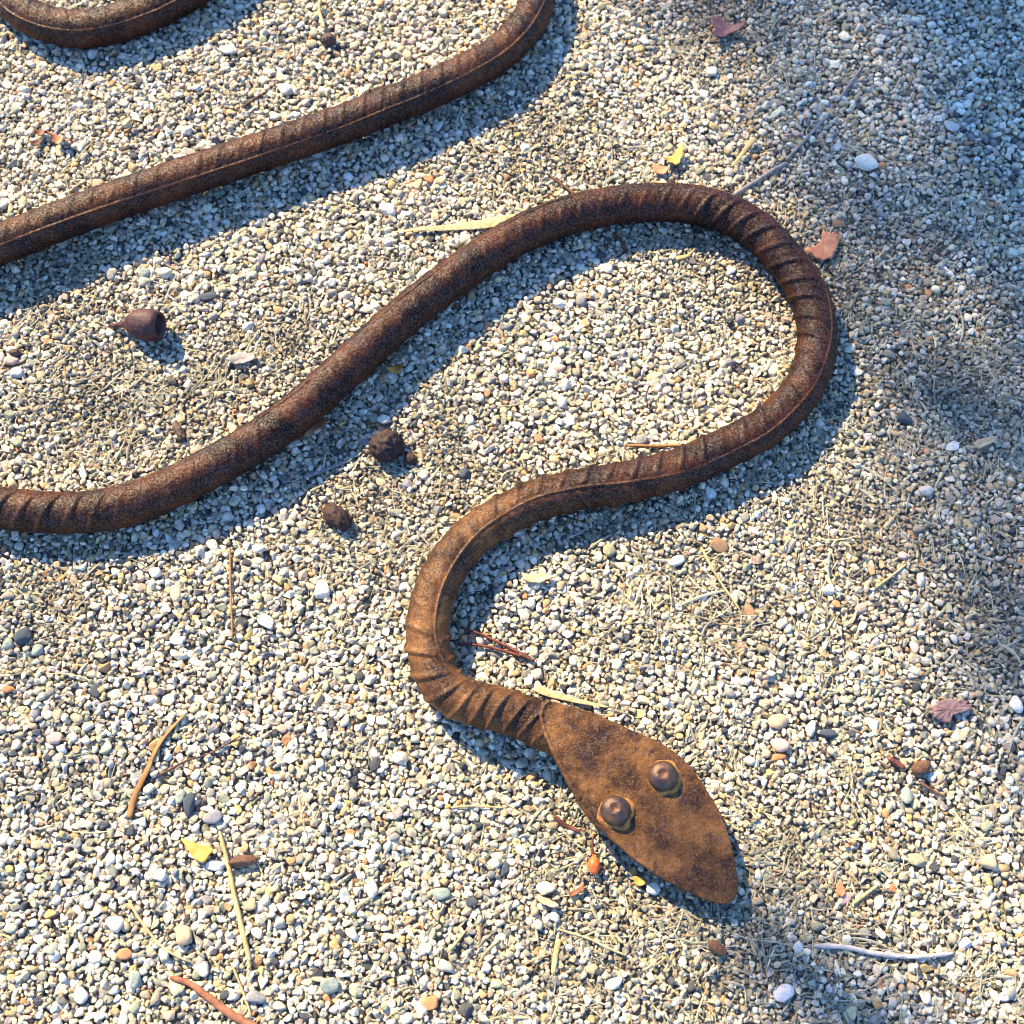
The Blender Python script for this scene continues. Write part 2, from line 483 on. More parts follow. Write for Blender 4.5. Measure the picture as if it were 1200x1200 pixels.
# worn, pitted surface
pos = C[:, None, :] + (np.cos(ANG)[:, :, None] * RIGHT[:, None, :] + np.sin(ANG)[:, :, None] * UPN[:, None, :]) * rad[:, :, None]
flatp = pos.reshape(-1, 3)
nz = np.array([fnoise(p, 130) * 0.00020 + fnoise(p, 420, 3.0) * 0.00016 + fnoise(p, 1100, 9.0) * 0.00008 for p in flatp]).reshape(nr, NS)
endk = np.interp(RS, [0, RS[-1] - 0.014, RS[-1]], [1, 1, 0.75])
rad = (rad + nz) * endk[:, None]
pos = C[:, None, :] + (np.cos(ANG)[:, :, None] * RIGHT[:, None, :] + np.sin(ANG)[:, :, None] * UPN[:, None, :]) * rad[:, :, None]
V = np.vstack([pos.reshape(-1, 3), C[0], C[-1]])
I_, J_ = np.meshgrid(np.arange(nr - 1), np.arange(NS), indexing='ij')
K_ = (J_ + 1) % NS
F = np.stack([I_ * NS + J_, I_ * NS + K_, (I_ + 1) * NS + K_, (I_ + 1) * NS + J_], -1).reshape(-1, 4).tolist()
n0 = nr * NS
for j in range(NS):
    k = (j + 1) % NS
    F.append((n0, k, j)); F.append((n0 + 1, (nr - 1) * NS + j, (nr - 1) * NS + k))
org = np.r_[np.repeat(RP[:, 5], NS), 0.3, 0.3]
worn = np.r_[(np.exp(-(dr / 0.035) ** 2) * ((0.5 + 0.45 * np.sin(RS * 23)) * np.clip(1.7 - RP[:, 4], 0.25, 1))[:, None]).ravel(), 0, 0]

snake = obj('snake_sculpture', None, label='rusty snake made of bent ribbed steel bar with flat plate head, winding over the gravel', cat='sculpture', loc=(at(640, 600)[0], at(640, 600)[1], 0))
SL = np.array(snake.location)
obj('body', mesh_from('body', V - SL, F, M_RUST, attrs={'orange': org, 'worn': worn}), snake)

# ------------------------------------------------------------------ head plate, two rivets, weld
def head_px(z): return [(450 + x / 2.6667, 750 + y / 2.6667) for x, y in z]
OUT = head_px([(497, 190), (560, 200), (640, 222), (720, 256), (800, 292), (870, 324), (935, 372), (990, 438), (1040, 520), (1075, 600), (1098, 690), (1106, 760), (1098, 803), (1066, 826),
               (1000, 808), (940, 782), (860, 738), (780, 682), (700, 615), (645, 562), (610, 512), (572, 445), (540, 385), (515, 330), (500, 285), (488, 235)])
hb = np.array(at(640, 855)[:2]); ht = np.array(at(855, 1055)[:2])
hl = np.linalg.norm(ht - hb); hd = (ht - hb) / hl
def head_z(x, y):
    t = ((x - hb[0]) * hd[0] + (y - hb[1]) * hd[1]) / hl
    w = -(x - hb[0]) * hd[1] + (y - hb[1]) * hd[0]
    return 0.0245 - 0.0120 * np.clip(t, -0.1, 1) - 0.0012 * (w / 0.03) ** 2 + 0.0008 * math.sin(t * 5)
def on_head(px, py):
    z = 0.023
    for _ in range(5):
        p = at(px, py, z); z = head_z(p[0], p[1])
    return np.array(p)
outl = np.array([on_head(*p) for p in OUT])
closed = np.vstack([outl[-2:], outl, outl[:3]])
cl = catmull(closed, 10)
# one turn only
start = 20; cl = cl[start:start + len(outl) * 10]
cen = cl.mean(0)
NO = len(cl)
rings = []
THK = 0.0044
edge_n = np.array([fnoise(p, 160, 5) * 0.0004 + fnoise(p, 500, 2) * 0.0003 for p in cl])
dirs = cl - cen; dirs /= np.linalg.norm(dirs[:, :2], axis=1)[:, None]
base = cl + dirs * edge_n[:, None]
def ring(scale, inset, dz):
    P = cen + (base - cen) * scale
    P = P - dirs * inset
    zz = np.array([head_z(p[0], p[1]) for p in P]) + dz
    return np.c_[P[:, :2], zz]
rings = [ring(0.3, 0, -THK), ring(0.9, 0, -THK), ring(1, 0.0006, -THK), ring(1, 0.0, -THK + 0.0008), ring(1, 0.0002, -THK * 0.5), ring(1, 0.0, -0.0006), ring(1, 0.0002, -0.0001), ring(1, 0.0007, 0)]
for s in np.linspace(0.965, 0.03, 30): rings.append(ring(s, 0, 0))
for k in range(7, len(rings)):
    for q in range(NO):
        p = rings[k][q]; rings[k][q, 2] += fnoise(p, 110, 1) * 0.00022 + fnoise(p, 420, 4) * 0.00016 - 0.0005 * max(0, fnoise(p, 300, 21) - 0.28) / 0.4
V = np.vstack(rings + [rings[-1].mean(0)[None], rings[0].mean(0)[None]])
F = []
for k in range(len(rings) - 1):
    for j in range(NO):
        jn = (j + 1) % NO
        F.append((k * NO + j, k * NO + jn, (k + 1) * NO + jn, (k + 1) * NO + j))
t0, b0 = len(rings) * NO, len(rings) * NO + 1
for j in range(NO):
    jn = (j + 1) % NO
    F.append((t0, (len(rings) - 1) * NO + j, (len(rings) - 1) * NO + jn)); F.append((b0, jn, j))
area = np.cross(cl[1:, :2] - cl[0, :2], np.roll(cl[1:, :2] - cl[0, :2], -1, 0)).sum()
if area < 0: F = [tuple(reversed(f)) for f in F]
hw = np.zeros(len(V)); hw[5 * NO:7 * NO] = 0.35
head = obj('head', mesh_from('head', V - SL, F, M_RUST, attrs={'orange': np.full(len(V), 0.8), 'worn': hw}), snake,
           label='leaf-shaped flat steel plate head, mottled orange rust')

m_rivet, nt, b = new_mat('rivet_steel')
tc = node(nt, 'ShaderNodeTexCoord'); v = tc.outputs['Object']
big = tex_noise(nt, v, 180, 4)
cc = ramp(nt, big, [(0.36, (0.034, 0.025, 0.025)), (0.52, (0.075, 0.045, 0.035)), (0.66, (0.14, 0.062, 0.026))])
dim = node(nt, 'ShaderNodeAttribute', attribute_name='dimple').outputs['Fac']
cc = mix(nt, dim, cc, (0.12, 0.048, 0.018))
nt.links.new(cc, b.inputs['Base Color'])
b.inputs['Metallic'].default_value = 0.5
b.inputs['Roughness'].default_value = 0.38
bump(nt, b, tex_noise(nt, v, 700, 5, 0.75), 0.5, 0.0008)
m_weld, nt, b = new_mat('weld_rust')
tc = node(nt, 'ShaderNodeTexCoord'); v = tc.outputs['Object']
cc = ramp(nt, tex_noise(nt, v, 260, 4), [(0.36, (0.085, 0.032, 0.008)), (0.5, (0.24, 0.088, 0.012)), (0.64, (0.36, 0.165, 0.030))])
nt.links.new(cc, b.inputs['Base Color']); b.inputs['Roughness'].default_value = 0.75
bump(nt, b, tex_noise(nt, v, 600, 4, 0.7), 0.7, 0.0008)

def lathe(prof, n, center, wob=0.0, seed=0):
    V, F = [], []
    for k, (r, z) in enumerate(prof):
        for j in range(n):
            a = 2 * math.pi * j / n
            w = 1 + wob * mnoise.noise(Vector((math.cos(a) * 1.5 + seed, math.sin(a) * 1.5, z * 200)))
            V.append((center[0] + r * w * math.cos(a), center[1] + r * w * math.sin(a), center[2] + z))
    for k in range(len(prof) - 1):
        for j in range(n):
            jn = (j + 1) % n
            F.append((k * n + j, k * n + jn, (k + 1) * n + jn, (k + 1) * n + j))
    F.append(tuple(range((len(prof) - 1) * n, len(prof) * n)))
    return np.array(V), F

RIV = ((777, 906, 'round steel rivet eye nearer the upper edge of the head'), (721, 946, 'round steel rivet eye nearer the lower edge of the head'))
for k, (px, py, lb) in enumerate(RIV):
    c = on_head(px, py + 4)
    r = 0.0071
    prof = []
    for q in range(15):
        th = q / 14 * math.pi / 2
        prof.append((r * math.cos(th) ** 0.9 if q < 14 else 0.0004, 0.0061 * math.sin(th)))
    prof = [(r, -0.001)] + prof
    # small punched dimple in the crown
    prof = [(a, z - (0.0009 * max(0, 1 - (a / 0.0024) ** 2))) for a, z in prof]
    V, F = lathe(prof, 40, c - SL, 0.035, k * 5)
    tl = np.clip((V[:, 2] - (c - SL)[2]) / 0.007, 0, 1) ** 1.5
    V[:, 0] -= tl * 0.0008; V[:, 1] += tl * 0.0008
    dimv = np.repeat([max(0.0, 1 - (a / 0.0026) ** 2) for a, z in prof], 40)
    rv = obj('rivet', mesh_from('rivet', V, F, m_rivet, attrs={'dimple': dimv}), head, label=lb)
    wp = [(r + 0.0020, -0.0012), (r + 0.0013, -0.0002), (r + 0.0006, 0.0004), (r + 0.0001, 0.0007), (r - 0.0008, 0.0006)]
    V, F = lathe(wp, 48, c - SL, 0.22, 3 + k * 7)
    obj('weld_ring', mesh_from('weld_ring', V, F[:-1], m_weld, attrs={'orange': np.ones(len(V)), 'worn': np.zeros(len(V))}), head)

# weld seam where the plate meets the bar
def tube(P, radii, n=8, flat=1.0, caps=True, twist=0.0):
    P = np.asarray(P, float); m = len(P)
    radii = np.broadcast_to(np.asarray(radii, float), (m,))
    T = np.gradient(P, axis=0); T /= np.linalg.norm(T, axis=1)[:, None] + 1e-12
    Rr = np.cross(T, (0, 0, 1.0)); Rr /= np.linalg.norm(Rr, axis=1)[:, None] + 1e-12
    U = np.cross(Rr, T)
    if twist:
        th = np.linspace(0, twist, m)[:, None]
        Rr, U = Rr * np.cos(th) + U * np.sin(th), U * np.cos(th) - Rr * np.sin(th)
    a = np.linspace(0, 2 * math.pi, n, endpoint=False)
    V = (P[:, None, :] + (np.cos(a)[None, :, None] * Rr[:, None, :] + flat * np.sin(a)[None, :, None] * U[:, None, :]) * radii[:, None, None]).reshape(-1, 3)
    F = [(i * n + j, i * n + (j + 1) % n, (i + 1) * n + (j + 1) % n, (i + 1) * n + j) for i in range(m - 1) for j in range(n)]
    if caps:
        F.append(tuple(range(n - 1, -1, -1))); F.append(tuple((m - 1) * n + j for j in range(n)))
    return V, F

sp = [on_head(*p) for p in head_px([(520, 192), (500, 205), (489, 235), (497, 275), (516, 322), (540, 372), (562, 412), (590, 466), (612, 506)])]
sp = resample(catmull(np.array(sp) + (0.0004, 0.0004, -0.0006), 8), 0.0012)[0]
rr = np.array([0.0011 + 0.0004 * fnoise(p, 300, 8) + 0.00025 * math.sin(q * 2.1) for q, p in enumerate(sp)]); rr[0] = rr[-1] = 0.0004
V, F = tube(sp, rr, 8)
obj('weld_seam', mesh_from('weld_seam', V - SL, F, M_RUST, attrs={'orange': np.full(len(V), .8), 'worn': np.full(len(V), .35)}), snake)

# ------------------------------------------------------------------ stones that would stand inside the bar or the plate are pressed away
CS = C[::4]
nb = 3000
bi = rng.integers(0, nr, nb); sd_ = rng.choice([-1.0, 1.0], nb) * R0 * rng.uniform(0.72, 1.35, nb)
bp_ = C[bi] + RIGHT[bi] * sd_[:, None]
br_ = np.clip(np.exp(rng.normal(math.log(0.0011), 0.35, nb)), 0.0006, 0.0024)
inp = (bp_[:, 0] > X0 + .003) & (bp_[:, 0] < X1 - .003) & (bp_[:, 1] > Y0 + .003) & (bp_[:, 1] < Y1 - .003)
bank = np.c_[bp_[:, :2], level(bp_[:, 0], bp_[:, 1]) + rng.uniform(-0.0002, 0.0016, nb), br_, br_ * 0.8].astype(np.float32)[inp]
STONES = np.vstack([STONES, bank])
def rod_dist(P):
    d = np.full(len(P), 9.0)
    for q in range(0, len(P), 4000):
        A = P[q:q + 4000]
        D = ((A[:, None, :] - CS[None, :, :].astype(np.float32)) ** 2).sum(2)
        d[q:q + 4000] = np.sqrt(D.min(1))
    return d
keep = rod_dist(STONES[:, :3].astype(np.float32)) > R0 + STONES[:, 3] * 0.12
STONES = STONES[keep]

# ------------------------------------------------------------------ pebbles one can pick out, at their own places
WH, LG, CR, TN, OR_, PK, GG, MG, SL_, OL, BW, YL, LI = ((0.68, 0.63, 0.54), (0.50, 0.48, 0.44), (0.62, 0.54, 0.40), (0.46, 0.35, 0.23), (0.52, 0.22, 0.09), (0.60, 0.40, 0.34), (0.28, 0.33, 0.28),
                                                     (0.24, 0.24, 0.26), (0.05, 0.065, 0.085), (0.33, 0.30, 0.19), (0.30, 0.17, 0.09), (0.50, 0.38, 0.23), (0.60, 0.56, 0.58))
PEB = [  # px, py, length px, breadth px, turn deg, colour, label
    (1014, 193, 32, 25, 30, WH, 'biggest bright white angular pebble in the shaded gravel, beside small orange stone'),
    (1031, 197, 11, 9, 0, OR_, 'small orange stone touching the biggest white pebble in the shade'),
    (835, 83, 15, 13, 0, WH, 'round white pebble alone in the shade near purple dry leaf'),
    (982, 263, 19, 12, 10, BW, 'brown flat stone just above the orange leaf scrap'),
    (856, 318, 15, 11, -40, LI, 'pale lilac pebble lying inside the loop near its top bend'),
    (866, 375, 14, 13, 0, MG, 'grey ringed pebble inside the loop beside its far bend'),
    (1131, 124, 13, 11, 0, WH, 'small bright white pebble in deep shade at upper right'),
    (1114, 150, 20, 12, 30, LG, 'pale grey long pebble in deep shade below small white one'),
    (194, 320, 20, 17, 0, CR, 'pale tan rounded pebble above the gum nut'),
    (171, 323, 14, 17, 0, GG, 'pale grey-green pebble touching the tan pebble above gum nut'),
    (262, 340, 15, 13, 0, OL, 'olive cream pebble to the right of dark slate pebble'),
    (244, 347, 24, 12, -10, SL_, 'dark slate pebble upper right of the gum nut'),
    (335, 107, 21, 18, 0, WH, 'white pebble above the upper bar near dark bark crumb'),
    (268, 61, 24, 15, 10, LG, 'flat pale grey pebble below the shadow of the top bar'),
    (108, 66, 15, 13, 0, LG, 'grey-white pebble poking from the shadow below the top bar'),
    (219, 155, 13, 15, 0, WH, 'white pebble between the top bar and the second bar'),
    (455, 246, 24, 17, 20, WH, 'white pebble up and left of the pale leaf blade'),
    (503, 210, 13, 11, 0, OR_, 'orange pebble above the pale leaf blade'),
    (516, 213, 12, 11, 0, YL, 'yellow pebble next to orange one above leaf blade'),
    (655, 356, 17, 15, 0, WH, 'white pebble just below the shadow inside the loop'),
    (430, 361, 19, 12, 0, WH, 'white oval pebble right above the middle bar'),
    (615, 173, 14, 13, 0, WH, 'white pebble between two bars among straw'),
    (28, 747, 22, 24, 0, SL_, 'biggest dark blue-grey pebble at the left border'),
    (10, 756, 15, 16, 0, GG, 'grey-green pebble left of the dark blue-grey one'),
    (46, 764, 14, 17, 0, GG, 'light green pebble right of the dark blue-grey one'),
    (376, 691, 23, 21, 0, WH, 'big white rounded pebble below the shadow of middle bar'),
    (303, 643, 16, 13, 0, LG, 'pale pebble at the border of the middle bar shadow'),
    (14, 424, 21, 14, 0, PK, 'pink flat pebble at the left border inside the bend'),
    (20, 438, 18, 14, 10, LG, 'pale grey pebble under the pink one at left border'),
    (183, 671, 17, 14, 0, WH, 'white pebble below the shadow of the left bend'),
    (255, 464, 13, 12, 0, YL, 'ochre pebble above the middle bar'),
    (348, 520, 20, 12, 0, WH, 'white oval pebble half lit under the middle bar'),
    (134, 508, 16, 14, 20, CR, 'squarish cream pebble inside the left bend'),
    (310, 727, 26, 17, 25, WH, 'long whitish pebble below and left of big white rounded one'),
    (591, 446, 15, 13, 20, WH, 'white pebble inside the loop near a pink pebble'),
    (563, 468, 12, 12, 0, WH, 'small round white pebble inside the loop beside orange crumb'),
    (571, 463, 8, 11, 0, OR_, 'orange crumb of stone inside the loop'),
    (657, 431, 16, 12, 0, PK, 'pink angular pebble in the middle of the loop'),
    (546, 557, 16, 15, 0, SL_, 'dark slate pebble just above the returning bar'),
    (477, 567, 15, 14, 0, MG, 'blue-grey round pebble below the dark round cone'),
    (497, 556, 16, 13, -20, CR, 'cream pebble right of the blue-grey round pebble'),
    (449, 491, 17, 15, 0, WH, 'white pebble in the shadow above the dark round cone'),
    (712, 646, 20, 18, 0, OL, 'olive-grey pebble below the shadow of the returning bar'),
    (700, 655, 15, 11, -30, CR, 'cream oval pebble touching the olive-grey one'),
    (793, 658, 23, 14, -35, WH, 'long bluish white pebble below the returning bar'),
    (605, 627, 18, 14, 20, WH, 'white pebble tucked under the inner side of the neck bend'),
    (843, 640, 23, 19, 30, BW, 'biggest brown flat stone below the returning bar'),
    (878, 717, 14, 21, -20, BW, 'rust brown oval stone down from the biggest brown stone'),
    (970, 693, 17, 15, 0, WH, 'white pebble to the right of rust brown oval stone'),
    (1078, 680, 16, 19, 0, LG, 'pale grey pebble in the shade at right'),
    (1058, 651, 12, 11, 0, PK, 'salmon pink pebble in the shade at right'),
    (1117, 523, 22, 13, -15, WH, 'long white pebble in the shade right of the loop'),
    (1060, 490, 21, 15, 20, SL_, 'dark slate pebble in the shade right of the loop'),
    (979, 709, 12, 9, 30, OR_, 'small orange pebble under a white one'),
    (914, 733, 17, 14, 0, CR, 'cream pebble right below the rust brown oval stone'),
    (1085, 575, 17, 13, 0, LG, 'pale flat pebble in the blue shade far right'),
    (222, 943, 17, 30, -15, SL_, 'long slate pebble right of the brown bark strip'),
    (211, 934, 13, 19, 0, GG, 'olive green pebble touching the long slate one'),
    (250, 956, 23, 19, 0, MG, 'rough grey stone right of the long slate pebble'),
    (42, 990, 19, 18, 0, YL, 'ochre round pebble near the left border, low'),
    (294, 1060, 17, 15, 0, YL, 'orange-tan round pebble right of the straw stalk'),
    (216, 1096, 20, 24, 0, YL, 'yellow rough pebble left of the straw stalk'),
    (62, 1113, 15, 17, 0, GG, 'dark green-grey pebble low at left'),
    (95, 1167, 18, 20, 0, LI, 'lilac white pebble low at left'),
    (300, 1169, 26, 18, 0, MG, 'blue-grey pebble beside the end of the brown twig'),
    (386, 1155, 24, 20, 0, GG, 'grey-green rounded pebble at the bottom border'),
    (157, 1147, 16, 25, 0, GG, 'upright grey-green pebble left of the brown twig'),
    (136, 1083, 27, 20, 15, WH, 'big white angular pebble low at left'),
    (146, 1118, 20, 15, 20, OR_, 'peach orange pebble above upright grey-green one'),
    (66, 867, 20, 18, 0, PK, 'pinkish tan pebble left of the bark strip'),
    (10, 809, 17, 10, 0, OR_, 'terracotta flat chip at the left border'),
    (188, 1027, 17, 18, 0, WH, 'white pebble below the yellow leaf scrap'),
    (250, 1013, 28, 17, 0, WH, 'white pebble against the straw stalk beside bark crumb'),
    (237, 1136, 20, 22, 0, WH, 'white pebble above the brown twig'),
    (470, 887, 23, 18, 10, CR, 'cream pebble left of the neck shadow'),
    (553, 1058, 15, 13, 0, SL_, 'dark slate pebble in the sunlit gravel left of the head'),
    (592, 1020, 12, 21, 25, SL_, 'narrow dark blue pebble left of the head'),
    (639, 1042, 26, 19, -10, CR, 'biggest cream angular pebble below the head'),
    (650, 1073, 14, 18, 0, WH, 'bluish white pebble under the tan wood chip'),
    (720, 1153, 26, 15, -30, WH, 'long white pebble near the bottom border'),
    (505, 1176, 23, 18, 0, OR_, 'peach pebble at the bottom border'),
    (437, 1042, 18, 23, 0, LG, 'grey-white rough pebble in the sunlit middle'),
    (517, 1048, 24, 16, 0, GG, 'pale green-grey pebble in the sunlit middle'),
    (911, 845, 26, 20, -20, TN, 'big tan pebble above the flat orange one'),
    (951, 856, 16, 24, 15, WH, 'white wedge-shaped pebble beside dark blue stone'),
    (970, 861, 22, 14, 0, SL_, 'dark blue-black stone right of the white wedge'),
    (914, 873, 24, 20, 0, PK, 'pale pink pebble below the big tan one'),
    (912, 888, 20, 9, 0, OR_, 'flat orange pebble below the pale pink one'),
    (1036, 954, 12, 13, 0, OR_, 'peach round pebble in the gravel right of the head'),
    (1072, 1009, 24, 19, 25, OL, 'biggest olive pebble right of the head'),
    (1157, 1011, 24, 22, 0, TN, 'big tan round pebble near the right border'),
    (989, 1053, 20, 13, -25, PK, 'pink wedge pebble below the orange leaf shard'),
    (1045, 1041, 11, 14, 0, OR_, 'brick red stone crumb right of the pink wedge'),
    (1030, 1057, 13, 21, 25, WH, 'tall white pebble right of the pink wedge'),
    (918, 1164, 27, 20, -30, LI, 'big pale angular pebble in the shade under the head'),
    (935, 1111, 15, 18, 0, LG, 'grey oval pebble left of the grey twig end'),
    (990, 1100, 13, 14, 0, WH, 'round white pebble above the grey twig'),
    (1130, 1106, 18, 14, -30, LI, 'white speckled pebble beyond the grey twig end'),
    (843, 1035, 11, 15, 10, WH, 'white pebble touching the underside of the head tip'),
    (765, 1042, 18, 17, 10, WH, 'bluish white pebble below the plate edge in shadow'),
    (1062, 932, 20, 20, -30, GG, 'teal grey striped pebble below the brown chip'),
    (1022, 850, 16, 15, 0, WH, 'white angular pebble left of bark flake'),
    (1190, 826, 18, 22, 0, WH, 'white pebble at the right border beyond bark flake'),
    (697, 905, 1, 1, 0, WH, ''),
]
PEB = [p for p in PEB if p[6]]
peb_xy = []
for k, (px, py, L, B, turn, c, lb) in enumerate(PEB):
    p = at(px, py); s = mm_per_px(px, py)
    a, b = L * s * 0.46, B * s * 0.46
    h = min(a, b) * (0.72 if c not in (OR_, BW) else 0.5)
    z = hz(p[0], p[1], max(a, b) * 0.7, 40) + h * 0.22
    V, F = stone_shape(500 + k, 3, int(rng.integers(6, 11)), float(rng.choice([10, 14, 22])), False)
    V = V / np.abs(V).max(0) * 1.04
    V = V + (np.array([fnoise(v, 1.6, k) for v in V]) * 0.07 + np.array([fnoise(v, 5, k) for v in V]) * 0.02)[:, None] * V
    V = V * np.array((a, b, h)) * 1.02
    t = RAD(-turn); V = np.c_[V[:, 0] * math.cos(t) - V[:, 1] * math.sin(t), V[:, 0] * math.sin(t) + V[:, 1] * math.cos(t), V[:, 2]]
    me = mesh_from('pebble', V * (1 / 0.002), F, M_STONE)
    o = obj('pebble', me, label=lb, cat='pebble', loc=(p[0], p[1], z))
    o.scale = (0.002,) * 3; o.rotation_euler = (rng.uniform(-.2, .2), rng.uniform(-.2, .2), 0)
    o['scol'] = [float(x) for x in np.array(c) * rng.uniform(0.92, 1.06)]
    peb_xy.append((p[0], p[1], z, max(a, b), min(a, b)))
PX = np.array(peb_xy)
kill = np.zeros(len(STONES), bool)
for x, y, z, a, b in PX:
    d = np.hypot(STONES[:, 0] - x, STONES[:, 1] - y)
    kill |= (d < (a + b) / 2 * 0.95) & (STONES[:, 2] + STONES[:, 4] > z - b * 0.4)
STONES = STONES[~kill]

# ------------------------------------------------------------------ ground sheet, gravel bed, the largest stones as parts of the ground
def ground_mesh():
    fx = lambda x: X0 + abs((x - X0)) if x < X0 else (2 * X1 - x if x > X1 else x)
    fy = lambda y: 2 * Y0 - y if y < Y0 else (2 * Y1 - y if y > Y1 else y)
    xs = [-40, -12, -4, -1.5, -0.8, -0.56] + list(np.linspace(-0.52, 0.52, 131)) + [0.56, 0.8, 1.5, 4, 12, 40]
    ys = [-40, -12, -4, -1.5, -0.8, -0.5] + list(np.linspace(-0.46, 0.56, 128)) + [0.6, 0.8, 1.5, 4, 12, 40]
    V, st = [], []
    for y in ys:
        ly = level(np.array([fx(x) for x in xs]), np.full(len(xs), fy(y)))
        for x, l in zip(xs, ly):
            far = not (-0.53 < x < 0.53 and -0.47 < y < 0.57)
            V.append((x, y, -0.001 if far else l - GRIT)); st.append(1.0 if far else 0.0)
    n = len(xs)
    F = [(j * n + i, j * n + i + 1, (j + 1) * n + i + 1, (j + 1) * n + i) for j in range(len(ys) - 1) for i in range(n - 1)]
    return mesh_from('ground', V, F, M_SOIL, attrs={'stony': st})
ground = obj('ground', ground_mesh(), kind='structure', label='sunlit gravel ground', cat='ground')

n = len(STONES)
cols = stone_cols(n)
# crumbs are duller than stones
small = STONES[:, 3] < 0.0011
cols[small] = cols[small] * rng.uniform(0.45, 0.95, (small.sum(), 1))
# humus and dirt have settled in the patches of fine grit
dirt = fineness(STONES[:, 0], STONES[:, 1]) * (0.55 + 0.9 * (vnoise2(STONES[:, 0] + 3, STONES[:, 1] + 3, 60.0, 8)))
dirt = np.clip(dirt * rng.uniform(0.1, 1.1, n), 0, 0.75)[:, None]
cols = cols * (1 - dirt) + np.array((0.10, 0.080, 0.050)) * dirt
rot = np.c_[rng.normal(0, 0.28, n), rng.normal(0, 0.28, n), rng.uniform(0, 6.283, n)]
el = rng.uniform(1.0, 1.12, n)
scl = np.c_[STONES[:, 3] * el, STONES[:, 3] / el, STONES[:, 4]] * 1.06
idx = rng.integers(0, NPROTO, n)

# 300 that show largest
def project(P):
    d = P - CP
    dep = d @ FWD
    return 600 + 600 * d[:, 0] / dep / TH, 600 - 600 * (d @ UPV) / dep / TH, dep
ux, uy, dep = project(STONES[:, :3].astype(float))
vis = (ux > 8) & (ux < 1192) & (uy > 8) & (uy < 1192)
ci = ((STONES[:, 0] - X0) / CELL).round().astype(int); cj = ((STONES[:, 1] - Y0) / CELL).round().astype(int)
ontop = H[cj, ci] <= STONES[:, 2] + STONES[:, 4] * 1.02
away = rod_dist(STONES[:, :3].astype(np.float32)) > 0.018
score = np.where(vis & ontop & away, STONES[:, 3] / dep, 0)
big = np.argsort(-score)[:300]
for i in big:
    o = obj('stone', PMESH[idx[i]], ground, loc=STONES[i, :3])
    o.rotation_euler = rot[i]; o.scale = scl[i]
    o['scol'] = [float(x) for x in cols[i]]
rest = np.ones(n, bool); rest[big] = False

# the bed goes on beyond the picture: mirrored margins
P = np.c_[STONES[:, :3]]
allP, allR, allS, allI, allC = [P[rest]], [rot[rest]], [scl[rest]], [idx[rest]], [cols[rest]]
coarse = ~small
MG_ = 0.18
def margin(mask, fx, fy):
    m = mask & coarse
    q = P[m].copy()
    if fx is not None: q[:, 0] = 2 * fx - q[:, 0]
    if fy is not None: q[:, 1] = 2 * fy - q[:, 1]
    r = rot[m].copy(); r[:, 2] = rng.uniform(0, 6.28, m.sum())
    allP.append(q); allR.append(r); allS.append(scl[m]); allI.append(idx[m]); allC.append(cols[m])
ex, ey = 0.004, 0.004
L, Rm, Bm, Tm = P[:, 0] < X0 + MG_, P[:, 0] > X1 - MG_, P[:, 1] < Y0 + MG_, P[:, 1] > Y1 - MG_
one = np.ones(n, bool)
for mk, fx, fy in ((L, X0 + ex, None), (Rm, X1 - ex, None), (Bm, None, Y0 + ey), (Tm, None, Y1 - ey), (L & Bm, X0 + ex, Y0 + ey), (L & Tm, X0 + ex, Y1 - ey), (Rm & Bm, X1 - ex, Y0 + ey), (Rm & Tm, X1 - ex, Y1 - ey)):
    margin(mk & one, fx, fy)
aP, aR, aS, aI, aC = map(np.concatenate, (allP, allR, allS, allI, allC))
okm = rod_dist(aP.astype(np.float32)) > R0 + aS[:, 0] * 0.3
aP, aR, aS, aI, aC = aP[okm], aR[okm], aS[okm], aI[okm], aC[okm]

me = bpy.data.meshes.new('gravel')
me.vertices.add(len(aP)); me.vertices.foreach_set('co', aP.astype(np.float32).ravel())
for nm, arr in (('rot', aR), ('scl', aS), ('scol', aC)):
    a = me.attributes.new(nm, 'FLOAT_VECTOR', 'POINT'); a.data.foreach_set('vector', arr.astype(np.float32).ravel())
a = me.attributes.new('idx', 'INT', 'POINT'); a.data.foreach_set('value', aI.astype(np.int32))
me.materials.append(M_STONE)
gravel = obj('gravel', me, ground, kind='stuff')
ng = bpy.data.node_groups.new('gravel_bed', 'GeometryNodeTree')
ng.interface.new_socket('Geometry', in_out='INPUT', socket_type='NodeSocketGeometry')
ng.interface.new_socket('Geometry', in_out='OUTPUT', socket_type='NodeSocketGeometry')
gi, go = ng.nodes.new('NodeGroupInput'), ng.nodes.new('NodeGroupOutput')
iop = ng.nodes.new('GeometryNodeInstanceOnPoints')
ci_ = ng.nodes.new('GeometryNodeCollectionInfo'); ci_.inputs['Collection'].default_value = protos
ci_.inputs['Separate Children'].default_value = True; ci_.inputs['Reset Children'].default_value = True
def named(nm, typ):
    q = ng.nodes.new('GeometryNodeInputNamedAttribute'); q.data_type = typ; q.inputs['Name'].default_value = nm
    return q.outputs['Attribute']
iop.inputs['Pick Instance'].default_value = True
ng.links.new(gi.outputs[0], iop.inputs['Points'])
ng.links.new(ci_.outputs[0], iop.inputs['Instance'])
ng.links.new(named('idx', 'INT'), iop.inputs['Instance Index'])
e2r = ng.nodes.new('FunctionNodeEulerToRotation')
ng.links.new(named('rot', 'FLOAT_VECTOR'), e2r.inputs[0]); ng.links.new(e2r.outputs[0], iop.inputs['Rotation'])
ng.links.new(named('scl', 'FLOAT_VECTOR'), iop.inputs['Scale'])
ng.links.new(iop.outputs[0], go.inputs[0])
md = gravel.modifiers.new('bed', 'NODES'); md.node_group = ng

